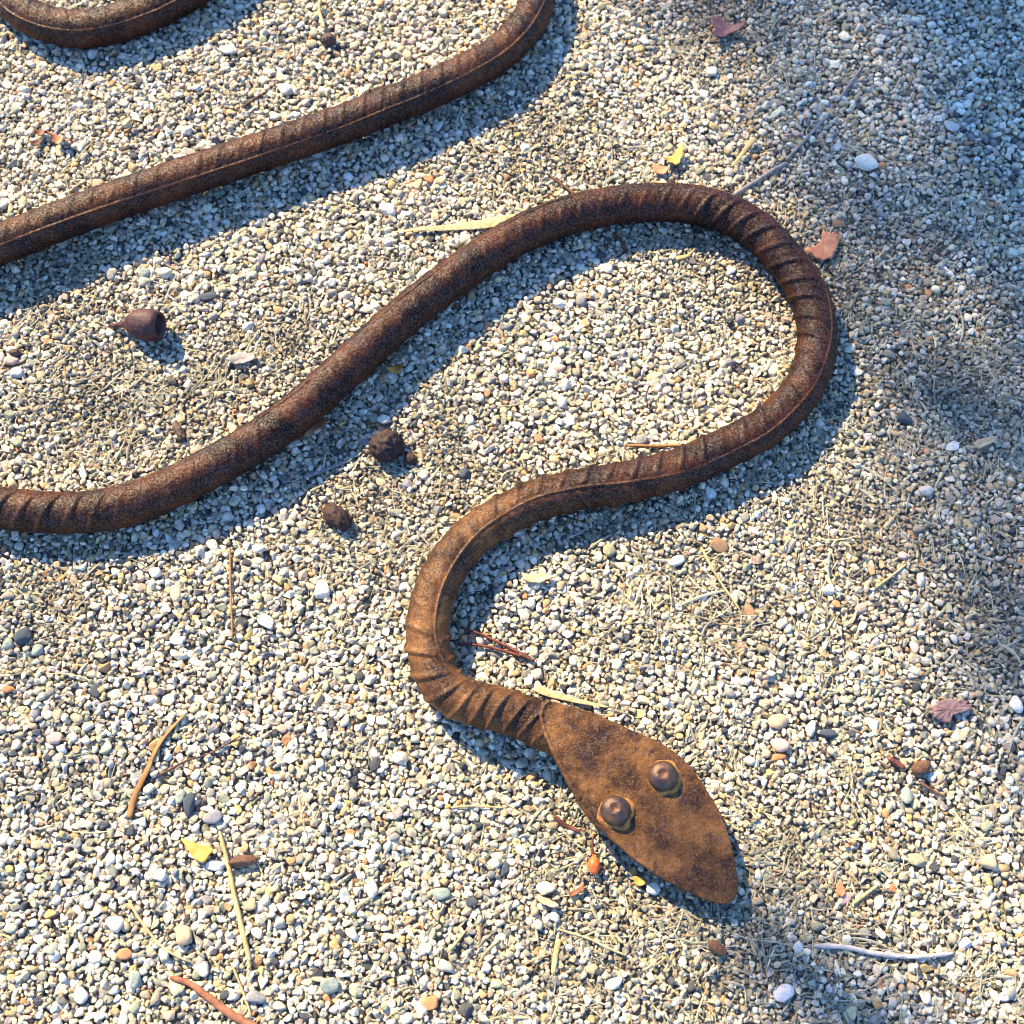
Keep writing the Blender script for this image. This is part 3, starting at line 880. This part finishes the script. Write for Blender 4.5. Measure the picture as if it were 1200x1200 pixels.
# ------------------------------------------------------------------ dry grass clippings scattered among the stones
def clippings(n):
    Vs, Fs, Cs = [], [], []
    cc = np.array([(0.47, 0.40, 0.22), (0.40, 0.36, 0.25), (0.33, 0.31, 0.24), (0.25, 0.24, 0.15), (0.30, 0.21, 0.11), (0.55, 0.48, 0.31)])
    base = 0; made = 0; left = 0
    while made < n:
        if left <= 0:
            cx, cy = rng.uniform(-120, 1320), rng.uniform(-120, 1320)
            p = at(cx, cy)
            f = float(fineness(np.array([p[0]]), np.array([p[1]]))[0])
            right = np.clip((cx - 350) / 700, 0.0, 1.0)
            nn = float(vnoise2(np.array([p[0] + 3]), np.array([p[1] + 3]), 22.0, 5)[0]) + 0.5
            if rng.random() > 0.06 + 0.8 * f + 0.36 * right * nn + 0.10 * max(0, nn - 0.35): continue
            left = int(rng.integers(1, 5)) if rng.random() < 0.5 else int(rng.integers(6, 22)); spread = rng.uniform(0.003, 0.012); cdir = rng.uniform(0, 6.283); cpos = p
        left -= 1
        p = cpos + np.array((rng.normal(0, spread), rng.normal(0, spread), 0))
        if abs(p[0]) > 0.33 or not (-0.27 < p[1] < 0.37): continue
        L = np.clip(rng.lognormal(math.log(0.0065), 0.6), 0.0022, 0.026); w = rng.uniform(0.00016, 0.00042) * (2.0 if rng.random() < 0.10 else 1)
        a = cdir + rng.normal(0, 0.9); curve = rng.normal(0, 0.28)
        m = 5
        t = np.linspace(-0.5, 0.5, m)
        x = p[0] + L * (t * math.cos(a) - curve * t * t * math.sin(a)); y = p[1] + L * (t * math.sin(a) + curve * t * t * math.cos(a))
        hh = np.array([hz(x[q], y[q], 0.001, 50) for q in range(m)])
        lin = np.polyfit(t, hh, 1); z = 0.45 * hh + 0.55 * np.polyval(lin, t) + w * 0.7
        Pp = np.c_[x, y, z]
        if rod_dist(Pp.astype(np.float32)).min() < R0 + 0.0006: continue
        rad = w * np.array([0.5, 1, 1, 0.9, 0.3])
        V, F = tube(Pp, rad, 4, 0.45, False)
        c = cc[rng.choice(6, p=[.20, .24, .24, .14, .10, .08])] * rng.uniform(0.4, 0.95)
        Vs.append(V); Fs += [tuple(i + base for i in ff) for ff in F]; base += len(V); Cs.append(np.repeat(c[None], len(V), 0)); made += 1
    return np.vstack(Vs), Fs, np.vstack(Cs)
V, F, cl_c = clippings(7200)
obj('grass_litter', mesh_from('grass_litter', V, F, M_CHAFF, smooth=False, attrs={'scol': cl_c}), kind='stuff', label='short dry grass clippings scattered over the gravel', cat='grass clippings')

# ------------------------------------------------------------------ litter one can pick out
M_STRAW = organic('straw', (0.28, 0.19, 0.075), (0.46, 0.35, 0.17), 90, stretch=(1, 1, 1))
M_BLADE = organic('pale_leaf', (0.22, 0.165, 0.075), (0.47, 0.39, 0.22), 480)
M_TAN = organic('tan_bark', (0.16, 0.07, 0.022), (0.30, 0.15, 0.05), 140)
M_BROWNT = organic('brown_twig', (0.05, 0.022, 0.013), (0.13, 0.06, 0.035), 260)
M_DARKT = organic('dark_twig', (0.035, 0.022, 0.018), (0.10, 0.06, 0.045), 200)
M_GREYT = organic('grey_twig', (0.13, 0.115, 0.11), (0.28, 0.25, 0.235), 300)
M_PALET = organic('pale_twig', (0.26, 0.235, 0.23), (0.46, 0.42, 0.40), 300)
M_NEEDLE = organic('needle', (0.06, 0.016, 0.012), (0.15, 0.045, 0.030), 200, 0.5)
M_CAPS = organic('gum_nut', (0.018, 0.006, 0.0075), (0.070, 0.023, 0.022), 330, 0.6, extra=(0.12, 0.06, 0.06))
M_CONE = organic('cone', (0.010, 0.005, 0.005), (0.050, 0.024, 0.020), 350, 0.75)
M_FLAKE = organic('bark_flake', (0.12, 0.07, 0.075), (0.23, 0.145, 0.145), 260, 0.8)
M_YLEAF = organic('yellow_leaf', (0.36, 0.17, 0.028), (0.50, 0.28, 0.055), 150, 0.6)
M_OLEAF = organic('orange_leaf', (0.30, 0.10, 0.045), (0.46, 0.20, 0.105), 200, 0.6, extra=(0.25, 0.20, 0.10))
M_PLEAF = organic('purple_leaf', (0.05, 0.018, 0.028), (0.12, 0.045, 0.055), 200, 0.6)
M_BERRY = organic('berry', (0.50, 0.07, 0.015), (0.62, 0.13, 0.025), 250, 0.4, bstr=0.15)
M_CHIP = organic('wood_chip', (0.40, 0.25, 0.12), (0.58, 0.42, 0.25), 200)
M_RCHIP = organic('red_chip', (0.13, 0.045, 0.022), (0.26, 0.10, 0.052), 220)

def lay(pts, lift=0.0, q=78, r=0.0016, step=0.0012, smooth=9):
    """a thin thing lying on the stones along a photographed line; it spans the dips between them"""
    P0 = np.array([at(px, py, 0.002)[:2] for px, py in pts])
    P = resample(catmull(P0, 10), step, 2)[0]
    z = np.array([hz(x, y, r, q) for x, y in P])
    k = min(smooth, len(z) // 2 * 2 - 1)
    if k >= 3:
        zp = np.pad(z, k // 2, mode='edge'); z = np.convolve(zp, np.ones(k) / k, mode='valid')
    return np.c_[P, z + lift]

def stick(name, pts, w0, w1, mat, label, cat, flat=1.0, lift=0.0, n=8, wob=0.18, twist=0.0, knots=True):
    P = lay(pts, lift + max(w0, w1) * flat * 0.6)
    m = len(P)
    rr = np.interp(np.linspace(0, 1, m), [0, 0.06, 0.5, 0.94, 1], [w0 * 0.6, w0, (w0 + w1) / 2, w1, w1 * 0.45])
    sd = rng.uniform(0, 50)
    if flat <= 0.35: wob = 0.05
    rr = rr * (1 + wob * np.array([fnoise(p, 260, sd) for p in P]))
    V, F = tube(P, rr, n, flat, twist=twist)
    V = V + np.array([fnoise(v, 700, sd) for v in V])[:, None] * (max(w0, w1) * (0.10 if flat > 0.35 else 0.02))
    c = P[m // 2].copy()
    return obj(name, mesh_from(name, V - c, F, mat), label=label, cat=cat, loc=c)

def sheet(name, outline, mat, label, cat, thick=0.00045, curl=0.002, lift=0.0015, dirn=0.0, crack=0.0):
    """a leaf scrap or bark flake: photographed outline, curled, with real thickness"""
    O = np.array([at(px, py, 0.003)[:2] for px, py in outline])
    Oc = np.vstack([O[-2:], O, O[:3]]); c2 = catmull(Oc, 6)[12:12 + len(O) * 6]
    c = c2.mean(0); zc = hz(c[0], c[1], 0.003, 85) + lift
    no = len(c2); sz = np.abs(c2 - c).max()
    c2 = c + (c2 - c) * (1 + 0.28 * np.array([mnoise.noise(Vector((q[0] * 600, q[1] * 700, 5.0))) for q in c2]))[:, None]
    d = np.array((math.cos(dirn), math.sin(dirn)))
    seed = rng.uniform(0, 60)
    def zz(p):
        u = ((p - c) @ d) / sz; w = ((p - c) @ np.array((-d[1], d[0]))) / sz
        return curl * (u * u) - 0.4 * curl * w + crack * abs(mnoise.noise(Vector((p[0] * 420 + seed, p[1] * 420, 0)))) + 0.0004 * mnoise.noise(Vector((p[0] * 300 + seed, p[1] * 300, 0)))
    V, F = [], []
    lev = [1.0, 0.8, 0.55, 0.3, 0.1]
    for side, off in ((0, thick / 2), (1, -thick / 2)):
        for s in lev:
            for p in c + (c2 - c) * s: V.append((p[0] - c[0], p[1] - c[1], zz(p) + off))
        V.append((0, 0, zz(c) + off))
    nl = len(lev); half = nl * no + 1
    for side in (0, 1):
        b0 = side * half
        for k in range(nl - 1):
            for j in range(no):
                jn = (j + 1) % no
                f = (b0 + k * no + j, b0 + k * no + jn, b0 + (k + 1) * no + jn, b0 + (k + 1) * no + j)
                F.append(f if side == 0 else f[::-1])
        for j in range(no):
            jn = (j + 1) % no
            f = (b0 + (nl - 1) * no + j, b0 + (nl - 1) * no + jn, b0 + nl * no)
            F.append(f if side == 0 else f[::-1])
    for j in range(no):
        jn = (j + 1) % no
        F.append((j, half + j, half + jn, jn))
    return obj(name, mesh_from(name, V, F, mat), label=label, cat=cat, loc=(c[0], c[1], zc))

# gum nut with stalk
def gum_nut():
    p0, p1 = at(124, 377, 0.006), at(190, 381, 0.006)
    ax = (p1 - p0); L = np.linalg.norm(ax); ax = ax / L + np.array((0, -0.06, 0.15)); ax /= np.linalg.norm(ax); L *= 1.02
    z = hz(p1[0], p1[1], 0.004, 70) + 0.0045
    prof = [(0.0, 0.0010), (0.10, 0.0013), (0.22, 0.0016), (0.34, 0.0022), (0.42, 0.0045), (0.50, 0.0066), (0.60, 0.0080), (0.72, 0.0087), (0.84, 0.0086), (0.93, 0.0078), (1.0, 0.0070),
            (1.0, 0.0060), (0.95, 0.0054), (0.86, 0.0046), (0.78, 0.0025), (0.76, 0.0002)]
    side = np.array((-ax[1], ax[0], 0)); side /= np.linalg.norm(side); up = np.cross(ax, side)
    n = 32; V, F = [], []
    for t, r in prof:
        drop_ = -0.0035 * max(0, 0.4 - t) / 0.4
        for j in range(n):
            a = 2 * math.pi * j / n
            q = ax * (t * L) + side * (r * math.cos(a)) + up * (r * math.sin(a) + drop_)
            q = q * 1.0 + (side * math.cos(a) + up * math.sin(a)) * ((fnoise(q, 380, 3) * 0.0009 + abs(fnoise(q, 900, 7)) * 0.0007) * (r > 0.004))
            V.append(q)
    for k in range(len(prof) - 1):
        for j in range(n):
            jn = (j + 1) % n
            F.append((k * n + j, k * n + jn, (k + 1) * n + jn, (k + 1) * n + j))
    root = obj('gum_nut', None, label='purplish brown gum nut with stalk and open mouth lying on gravel', cat='seed capsule', loc=(p0[0], p0[1], z))
    ns = 4 * n
    stalk_f = [f for f in F if max(f) < ns + n]; cup_f = [f for f in F if max(f) >= ns + n and min(f) >= ns - n]
    V = np.array(V)
    obj('stalk', mesh_from('stalk', V[:5 * n], [f for f in F if max(f) < 5 * n], M_CAPS), root)
    obj('cup', mesh_from('cup', V[4 * n:], [tuple(i - 4 * n for i in f) for f in F if min(f) >= 4 * n], M_CAPS), root)
gum_nut()

def lumpy(name, px, py, a, b, turn, mat, label, cat, amp=0.18, freq=420, hgt=None):
    import bmesh
    p = at(px, py, 0.005); s = mm_per_px(px, py)
    a, b = a * s / 2, b * s / 2; h = hgt or b
    bm = bmesh.new(); bmesh.ops.create_icosphere(bm, subdivisions=4, radius=1.0)
    V = np.array([v.co for v in bm.verts]); F = [[v.index for v in f.verts] for f in bm.faces]; bm.free()
    V = V * (a, b, h)
    sd = rng.uniform(0, 40)
    k = np.array([abs(fnoise(v, freq, sd)) * amp * 1.4 - amp * 0.3 + fnoise(v, freq * 2.6, sd) * amp * 0.35 for v in V])
    V = V * (1 + k)[:, None]
    t = RAD(-turn); V = np.c_[V[:, 0] * math.cos(t) - V[:, 1] * math.sin(t), V[:, 0] * math.sin(t) + V[:, 1] * math.cos(t), V[:, 2]]
    z = hz(p[0], p[1], a * 0.7, 50) + h * 0.6
    return obj(name, mesh_from(name, V, F, mat), label=label, cat=cat, loc=(p[0], p[1], z))

# dark round cone > scales
cone = lumpy('seed_cone', 453, 521, 38, 36, 0, M_CONE, 'dark brown round knobbly cone at the shadow edge under the middle bar', 'cone', 0.34, 560)
o = lumpy('cone_scale', 480, 534, 17, 13, 40, M_CONE, '', '', 0.2, 700)
cone_loc = np.array(cone.location); o.parent = cone; o.location = Vector(np.array(o.location) - cone_loc)
for k_ in ('label', 'category'):
    if k_ in o: del o[k_]
lumpy('seed_cone', 394, 603, 40, 24, 40, M_CONE, 'dark oval cone half sunk in the gravel, lower of two', 'cone', 0.36, 600)
lumpy('bark_crumb', 283, 1008, 34, 13, -6, M_BROWNT, 'dark brown bark crumb across the straw stalk', 'bark', 0.2, 500)
lumpy('bark_crumb', 841, 1111, 24, 13, 35, M_BROWNT, 'reddish brown wood crumb in the shadow below the head tip', 'bark', 0.2, 500)
lumpy('bark_crumb', 1081, 899, 24, 15, -20, M_BROWNT, 'brown bark crumb between twig bits right of the head', 'bark', 0.2, 500)
lumpy('bark_crumb', 384, 43, 17, 15, 0, M_DARKT, 'black bark crumb at the foot of a dry stem near the top', 'bark', 0.3, 500)
lumpy('bark_crumb', 16, 411, 14, 10, 0, M_DARKT, 'small dark crumb at the left border above pink pebble', 'bark', 0.3, 500)
lumpy('bark_crumb', 208, 503, 28, 10, 60, M_DARKT, 'dark bark sliver inside the left bend above middle bar', 'bark', 0.25, 500)

# sticks and straws
stick('twig', [(645, 204), (672, 226), (700, 257), (718, 272), (737, 294)], 0.0009, 0.0011, M_BROWNT, 'thin brown twig passing under the top of the loop', 'twig')
stick('twig', [(955, 1108), (990, 1110), (1030, 1118), (1075, 1121), (1117, 1117)], 0.0012, 0.0010, M_PALET, 'pale grey twig lying level at lower right', 'twig')
stick('twig', [(857, 230), (895, 206), (923, 190)], 0.0014, 0.0012, M_GREYT, 'short grey stick touching the outside of the loop top', 'twig')
stick('twig', [(921, 187), (950, 157), (972, 133)], 0.0009, 0.0007, M_GREYT, 'thin twig in the shade continuing the grey stick', 'twig')
stick('twig', [(982, 118), (996, 98), (1010, 78)], 0.0008, 0.0007, M_GREYT, 'slender grey twig farthest up in the shade', 'twig')
stick('twig', [(198, 1145), (222, 1153), (245, 1170), (272, 1190), (305, 1208)], 0.0013, 0.0021, M_RCHIP, 'smooth red-brown bent twig at the bottom border', 'twig', flat=0.7)
stick('twig', [(183, 909), (215, 892), (245, 882), (281, 862)], 0.0005, 0.0004, M_BROWNT, 'hair-thin dark stem right of the bark strip', 'twig')
stick('bark_strip', [(150, 958), (156, 935), (170, 905), (182, 878), (197, 856), (217, 836)], 0.0018, 0.0013, M_TAN, 'curved tan bark strip lying on sunlit gravel', 'bark', flat=0.36, twist=0.9)
stick('straw_stalk', [(256, 974), (264, 1003), (273, 1045), (282, 1085), (293, 1127)], 0.0010, 0.0013, M_STRAW, 'straight straw-coloured stalk on sunlit gravel', 'straw')
stick('straw_stalk', [(735, 523), (765, 524), (803, 523)], 0.0009, 0.0008, M_TAN, 'thin orange-brown stalk running into the returning bar', 'straw')
stick('dry_leaf', [(462, 271), (490, 269), (540, 266), (580, 262), (622, 256)], 0.0006, 0.0044, M_BLADE, 'pale flat leaf blade sticking out from under the bar', 'leaf', flat=0.10, n=12, lift=0.0012)
stick('dry_leaf', [(628, 806), (650, 814), (680, 822), (713, 829)], 0.0022, 0.0006, M_BLADE, 'frayed pale leaf blade behind the neck', 'leaf', flat=0.22, n=12, lift=0.001)
stick('dry_leaf', [(857, 197), (872, 178), (884, 163)], 0.0006, 0.0019, M_STRAW, 'narrow golden leaf standing up outside the loop top', 'leaf', flat=0.3, lift=0.003)
stick('dry_leaf', [(792, 303), (806, 299), (815, 290)], 0.0014, 0.0004, M_STRAW, 'small dry leaf tip in the shadow inside the loop', 'leaf', flat=0.3, lift=0.001)
stick('straw_stalk', [(376, 2), (375, 16), (381, 36)], 0.0011, 0.0008, M_STRAW, 'dry bent stem near the top above the bar', 'straw', lift=0.002)
stick('twig', [(285, 125), (297, 116), (312, 107)], 0.0008, 0.0006, M_BROWNT, 'thin forked brown twig above the second bar', 'twig')
stick('twig', [(1040, 888), (1050, 894), (1060, 901)], 0.0013, 0.0014, M_NEEDLE, 'dark red twig bit under a yellow stone', 'twig')
stick('twig', [(1078, 917), (1092, 926), (1108, 934)], 0.0009, 0.0007, M_BROWNT, 'brown splinter below the brown bark crumb', 'twig')
stick('twig', [(648, 956), (662, 966), (680, 975)], 0.0011, 0.0009, M_NEEDLE, 'dark red twig bit in the head shadow', 'twig')
stick('straw_stalk', [(849, 640), (830, 655)], 0.0005, 0.0005, M_STRAW, 'straw bit by biggest brown stone', 'straw') if False else None
stick('straw_stalk', [(655, 1100), (651, 1122), (648, 1142)], 0.0014, 0.0011, M_STRAW, 'short upright straw below the head', 'straw', flat=0.4)
stick('straw_stalk', [(655, 1089), (690, 1100), (715, 1112), (735, 1120)], 0.0006, 0.0005, M_BLADE, 'long thin pale straw below the head', 'straw')
stick('straw_stalk', [(150, 1055), (165, 1080), (190, 1110), (222, 1128)], 0.0007, 0.0006, M_BLADE, 'long thin pale straw crossing towards yellow rough pebble', 'straw')
stick('straw_stalk', [(270, 1128), (283, 1160), (294, 1192)], 0.0006, 0.0005, M_STRAW, 'thin yellow grass stem below the straw stalk', 'straw')
stick('straw_stalk', [(268, 640), (269, 700), (271, 745)], 0.0007, 0.0005, M_TAN, 'long thin pinkish stem below the left bar', 'straw')
stick('straw_stalk', [(822, 640), (838, 672), (868, 716)], 0.0007, 0.0005, M_STRAW, 'long thin dry stem below the biggest brown stone', 'straw')
stick('straw_stalk', [(1027, 688), (1046, 674), (1063, 660)], 0.0008, 0.0006, M_BLADE, 'pale straw pointing at the salmon pink pebble', 'straw')
stick('straw_stalk', [(1000, 1059), (1014, 1048), (1029, 1037)], 0.0009, 0.0008, M_BLADE, 'pale straw beside the pink wedge pebble', 'straw')
stick('straw_stalk', [(355, 557), (378, 549), (412, 535)], 0.0011, 0.0008, M_GREYT, 'grey straw in the shadow under the middle bar', 'straw', flat=0.5)
stick('straw_stalk', [(528, 946), (552, 944), (590, 946)], 0.0006, 0.0005, M_STRAW, 'thin level straw left of the head', 'straw')
stick('straw_stalk', [(524, 1116), (536, 1103), (546, 1090)], 0.0008, 0.0005, M_STRAW, 'short slanting straw in the sunlit middle', 'straw')

# pine needle pair: two needles held in one sheath
pn = obj('pine_needle_pair', None, label='pair of red-brown pine needles inside the neck bend', cat='pine needle', loc=lay([(622, 772), (600, 765)])[0])
pl = np.array(pn.location)
for pts in ([(622, 771), (597, 764), (570, 757), (536, 753)], [(622, 771), (590, 755), (560, 742), (540, 735)]):
    P = lay(pts, 0.0014); P[0] = pl + (0, 0, 0.001)
    V, F = tube(P, np.linspace(0.0010, 0.0006, len(P)), 7); obj('needle', mesh_from('needle', V - pl, F, M_NEEDLE), pn)
P = lay([(626, 774), (616, 769), (608, 766)], 0.0015); V, F = tube(P, np.linspace(0.0008, 0.0014, len(P)), 8); obj('sheath', mesh_from('sheath', V - pl, F, M_BROWNT), pn)

# berry with stem
bp = at(696, 1013, 0.004); bz = hz(bp[0], bp[1], 0.003, 70) + 0.0030
berry = obj('berry', None, label='bright orange-red berry on a short stem below the head plate', cat='berry', loc=(bp[0], bp[1], bz))
V, F = lathe([(0.0004, -0.0046), (0.0013, -0.0041), (0.0022, -0.0030), (0.0028, -0.0012), (0.0029, 0.0004), (0.0025, 0.0018), (0.0016, 0.0030), (0.0008, 0.0038), (0.0006, 0.0046)], 20, (0, 0, 0), 0.08, 2)
V = np.array(V); V = np.c_[V[:, 0], V[:, 2], -V[:, 1]]
obj('fruit', mesh_from('fruit', V, F, M_BERRY), berry)
s0 = np.array((0, 0.0042, 0)); s1 = np.array((-0.0006, 0.0080, 0.0012)); s2 = np.array((-0.0002, 0.0125, 0.0020))
V, F = tube(catmull(np.array([s0, s1, s2]), 5), 0.00055, 7); obj('stem', mesh_from('stem', V, F, M_NEEDLE), berry)

# leaf scraps and flakes
sheet('leaf_scrap', [(211, 982), (226, 987), (248, 993), (246, 1000), (238, 1009), (230, 1008), (220, 996)], M_YLEAF, 'bright yellow leaf scrap left of the straw stalk', 'leaf', curl=0.0022, dirn=0.6)
sheet('leaf_scrap', [(944, 292), (953, 290), (962, 282), (964, 272), (976, 274), (983, 279), (980, 292), (972, 303), (960, 304)], M_OLEAF, 'orange-pink torn leaf scrap outside the far bend of loop', 'leaf', curl=0.001, dirn=1.0)
sheet('leaf_scrap', [(776, 188), (786, 182), (800, 172), (799, 184), (794, 194), (786, 192)], M_YLEAF, 'folded golden leaf scrap above the loop', 'leaf', curl=0.005, dirn=0.4)
sheet('leaf_scrap', [(764, 194), (772, 193), (783, 196), (780, 203), (769, 202)], M_OLEAF, 'small orange leaf scrap at the top of the loop', 'leaf', curl=0.001)
sheet('leaf_scrap', [(833, 25), (842, 14), (852, 20), (858, 26), (872, 30), (868, 36), (856, 38), (846, 44), (834, 42), (838, 33)], M_PLEAF, 'dark purple curled leaf near the top border', 'leaf', curl=0.006, lift=0.002)
sheet('leaf_scrap', [(356, 508), (364, 496), (374, 492), (385, 494), (377, 499), (368, 505), (362, 512)], M_OLEAF, 'orange-brown leaf scrap at the lower edge of the middle bar', 'leaf', curl=0.003)
sheet('leaf_scrap', [(456, 436), (461, 427), (470, 424), (472, 430), (465, 438)], M_YLEAF, 'curled ochre leaf scrap under the middle bar', 'leaf', curl=0.004)
sheet('leaf_scrap', [(980, 1046), (984, 1031), (989, 1038), (991, 1048), (986, 1050)], M_OLEAF, 'pointed orange leaf shard right of the head tip', 'leaf', curl=0.001)
sheet('leaf_scrap', [(38, 168), (46, 162), (53, 164), (46, 170), (40, 173)], M_BROWNT, 'small brown curled leaf, left of two by the left border', 'leaf', curl=0.003)
sheet('leaf_scrap', [(62, 163), (70, 160), (80, 165), (76, 172), (66, 171)], M_OLEAF, 'brown curled leaf, right of two by the left border', 'leaf', curl=0.005)
sheet('leaf_scrap', [(42, 156), (50, 152), (55, 158), (47, 160)], M_RCHIP, 'red-brown leaf crumb above the two curled leaves', 'leaf', curl=0.003)
sheet('bark_flake', [(1087, 836), (1094, 827), (1103, 821), (1118, 821), (1130, 823), (1136, 830), (1128, 835), (1118, 838), (1110, 848), (1098, 843)], M_FLAKE, 'cracked purplish bark flake at right above the brown chip', 'bark', thick=0.002, curl=0.0008, crack=0.002, lift=0.001)
sheet('wood_chip', [(628, 1052), (634, 1050), (652, 1058), (653, 1063), (645, 1063), (632, 1057)], M_CHIP, 'tan wood chip under biggest cream pebble', 'wood chip', thick=0.0016, curl=0.0004)
sheet('wood_chip', [(665, 1047), (673, 1043), (683, 1037), (685, 1042), (677, 1047), (669, 1051)], M_RCHIP, 'terracotta wood chip between berry and tan chip', 'wood chip', thick=0.0012, curl=0.0004)
sheet('wood_chip', [(1140, 520), (1150, 514), (1165, 511), (1168, 516), (1155, 522), (1146, 525)], M_CHIP, 'pale wood chip in the shade right of the loop', 'wood chip', thick=0.001, curl=0.001)
sheet('wood_chip', [(613, 673), (625, 674), (645, 674), (643, 680), (628, 684), (614, 680)], M_CHIP, 'flat grey-tan wood chip at the shadow edge inside neck bend', 'wood chip', thick=0.001, curl=0.0006)
sheet('wood_chip', [(266, 422), (275, 415), (292, 413), (300, 420), (288, 425), (276, 427)], M_GREYT, 'flat grey bark chip above the middle bar', 'wood chip', thick=0.001, curl=0.0012)
sheet('wood_chip', [(742, 1028), (749, 1027), (757, 1034), (752, 1038), (745, 1036)], M_YLEAF, 'small yellow chip below the plate edge', 'wood chip', thick=0.001, curl=0.0006)

# ------------------------------------------------------------------ the tree, out of the picture, whose trunk shades the gravel on the right
def shade_tree():
    edge0, edge1 = at(1150, 0), at(1500, 900)              # border of the shade on the ground
    e0, e1 = edge0[:2], edge1[:2]
    L = (e1 - e0) / np.linalg.norm(e1 - e0)
    nrm = np.array((-L[1], L[0]))                         # towards the shaded side
    if nrm[0] < 0: nrm = -nrm
    to = np.array(to_sun)
    rad0 = 0.36
    base2 = e0 - L * 4.6
    mid = (e0 + e1) / 2
    k = 5.2 / math.sin(SUN_EL) * 0.78
    over = np.array((mid[0], mid[1], 0)) + to * 6.6       # trunk edge passes here
    b3 = np.array((base2[0], base2[1], SOIL_Z))
    d = over - b3; 
    side = np.array((nrm[0], nrm[1], 0))
    pts = []
    for t in np.linspace(0, 1.55, 24):
        p = b3 + d * t
        r = rad0 * (1 - 0.22 * t) * (1 + 0.5 * max(0, 0.10 - t) / 0.10)
        pts.append((*(p + side * r), r))
    pts = np.array(pts)
    m_bark = organic('tree_bark', (0.06, 0.045, 0.035), (0.17, 0.13, 0.10), 9, 0.9, stretch=(1, 1, 0.25), bstr=0.8, bdist=0.02)
    m_leaf = organic('tree_leaf', (0.045, 0.085, 0.022), (0.09, 0.14, 0.04), 5, 0.55)
    root = obj('tree', None, label='leaning tree whose trunk shades the gravel on the right', cat='tree', loc=b3)
    V, F = tube(pts[:, :3], pts[:, 3], 28)
    V = V + np.array([(fnoise(v, 5, 1) * 0.010 + fnoise(v, 14, 2) * 0.006) for v in V])[:, None] * np.array((1, 1, 0))
    obj('trunk', mesh_from('trunk', V - b3, F, m_bark), root)
    S = [np.array(at(px, py)) + to * kk for px, py, kk in ((1420, 1480, 6.1), (1180, 1330, 5.7), (1000, 1195, 5.4), (900, 1110, 5.2), (845, 1062, 5.05))]
    P = catmull(np.array([pts[np.argmin(np.linalg.norm(pts[:, :3] - S[0], axis=1)), :3]] + S), 8)
    V, F = tube(P, np.interp(np.linspace(0, 1, len(P)), [0, 0.2, 0.8, 1], [0.07, 0.030, 0.021, 0.008]), 12)
    obj('limb', mesh_from('limb', V - b3, F, m_bark), root)
    # leafy shoots along the trunk: broken shade at its border
    V, F = [], []
    for q in range(440):
        py = rng.uniform(-350, 1500); f = rng.uniform(0, 1) ** 0.62
        px = 735 + (py / 900) * 432 + 30 * math.sin(py / 160.0) + f * 400
        g = np.array(at(px, py)) + to * rng.uniform(5.6, 7.4)
        a = rng.uniform(0, 6.28); l = rng.uniform(0.035, 0.06)
        u = np.array((math.cos(a), math.sin(a), rng.uniform(-.4, .4))); w = np.cross(u, to + rng.normal(0, 0.35, 3)); w /= np.linalg.norm(w)
        b = len(V); V += [g - u * l * .5, g + w * l * .26, g + u * l * .5, g - w * l * .26]; F.append((b, b + 1, b + 2, b + 3))
    obj('foliage', mesh_from('foliage', np.array(V) - b3, F, m_leaf, smooth=False), root)
    top = pts[-1, :3]; ends = []
    for q in range(9):
        a = q * 0.7; st = pts[-1 - q % 5, :3]
        e = st + np.array((math.cos(a) * 1.7, math.sin(a) * 1.7, 1.2 + 0.3 * (q % 3)))
        P = catmull(np.array([st, (st + e) / 2 + (0, 0, 0.25), e]), 6)
        V, F = tube(P, np.linspace(0.13, 0.03, len(P)), 10)
        obj('limb', mesh_from('limb', V - b3, F, m_bark), root); ends.append(e)
    cen = np.array(ends).mean(0) + (0, 0, 0.4)
    V, F = [], []
    for e in ends + [cen]:
        for q in range(420):
            g = rng.normal(0, 0.55, 3) + e
            if g[2] < top[2] - 0.2: continue
            a = rng.uniform(0, 6.28, 2); l = rng.uniform(0.05, 0.09)
            u = np.array((math.cos(a[0]), math.sin(a[0]), rng.uniform(-.5, .5))); w = np.cross(u, (math.cos(a[1]), math.sin(a[1]), 1.0)); w /= np.linalg.norm(w)
            b = len(V); V += [g, g + u * l * .5 + w * l * .25, g + u * l, g + u * l * .5 - w * l * .25]; F.append((b, b + 1, b + 2, b + 3))
    cr = obj('crown', mesh_from('crown', np.array(V) - b3, F, m_leaf, smooth=False), root)
shade_tree()
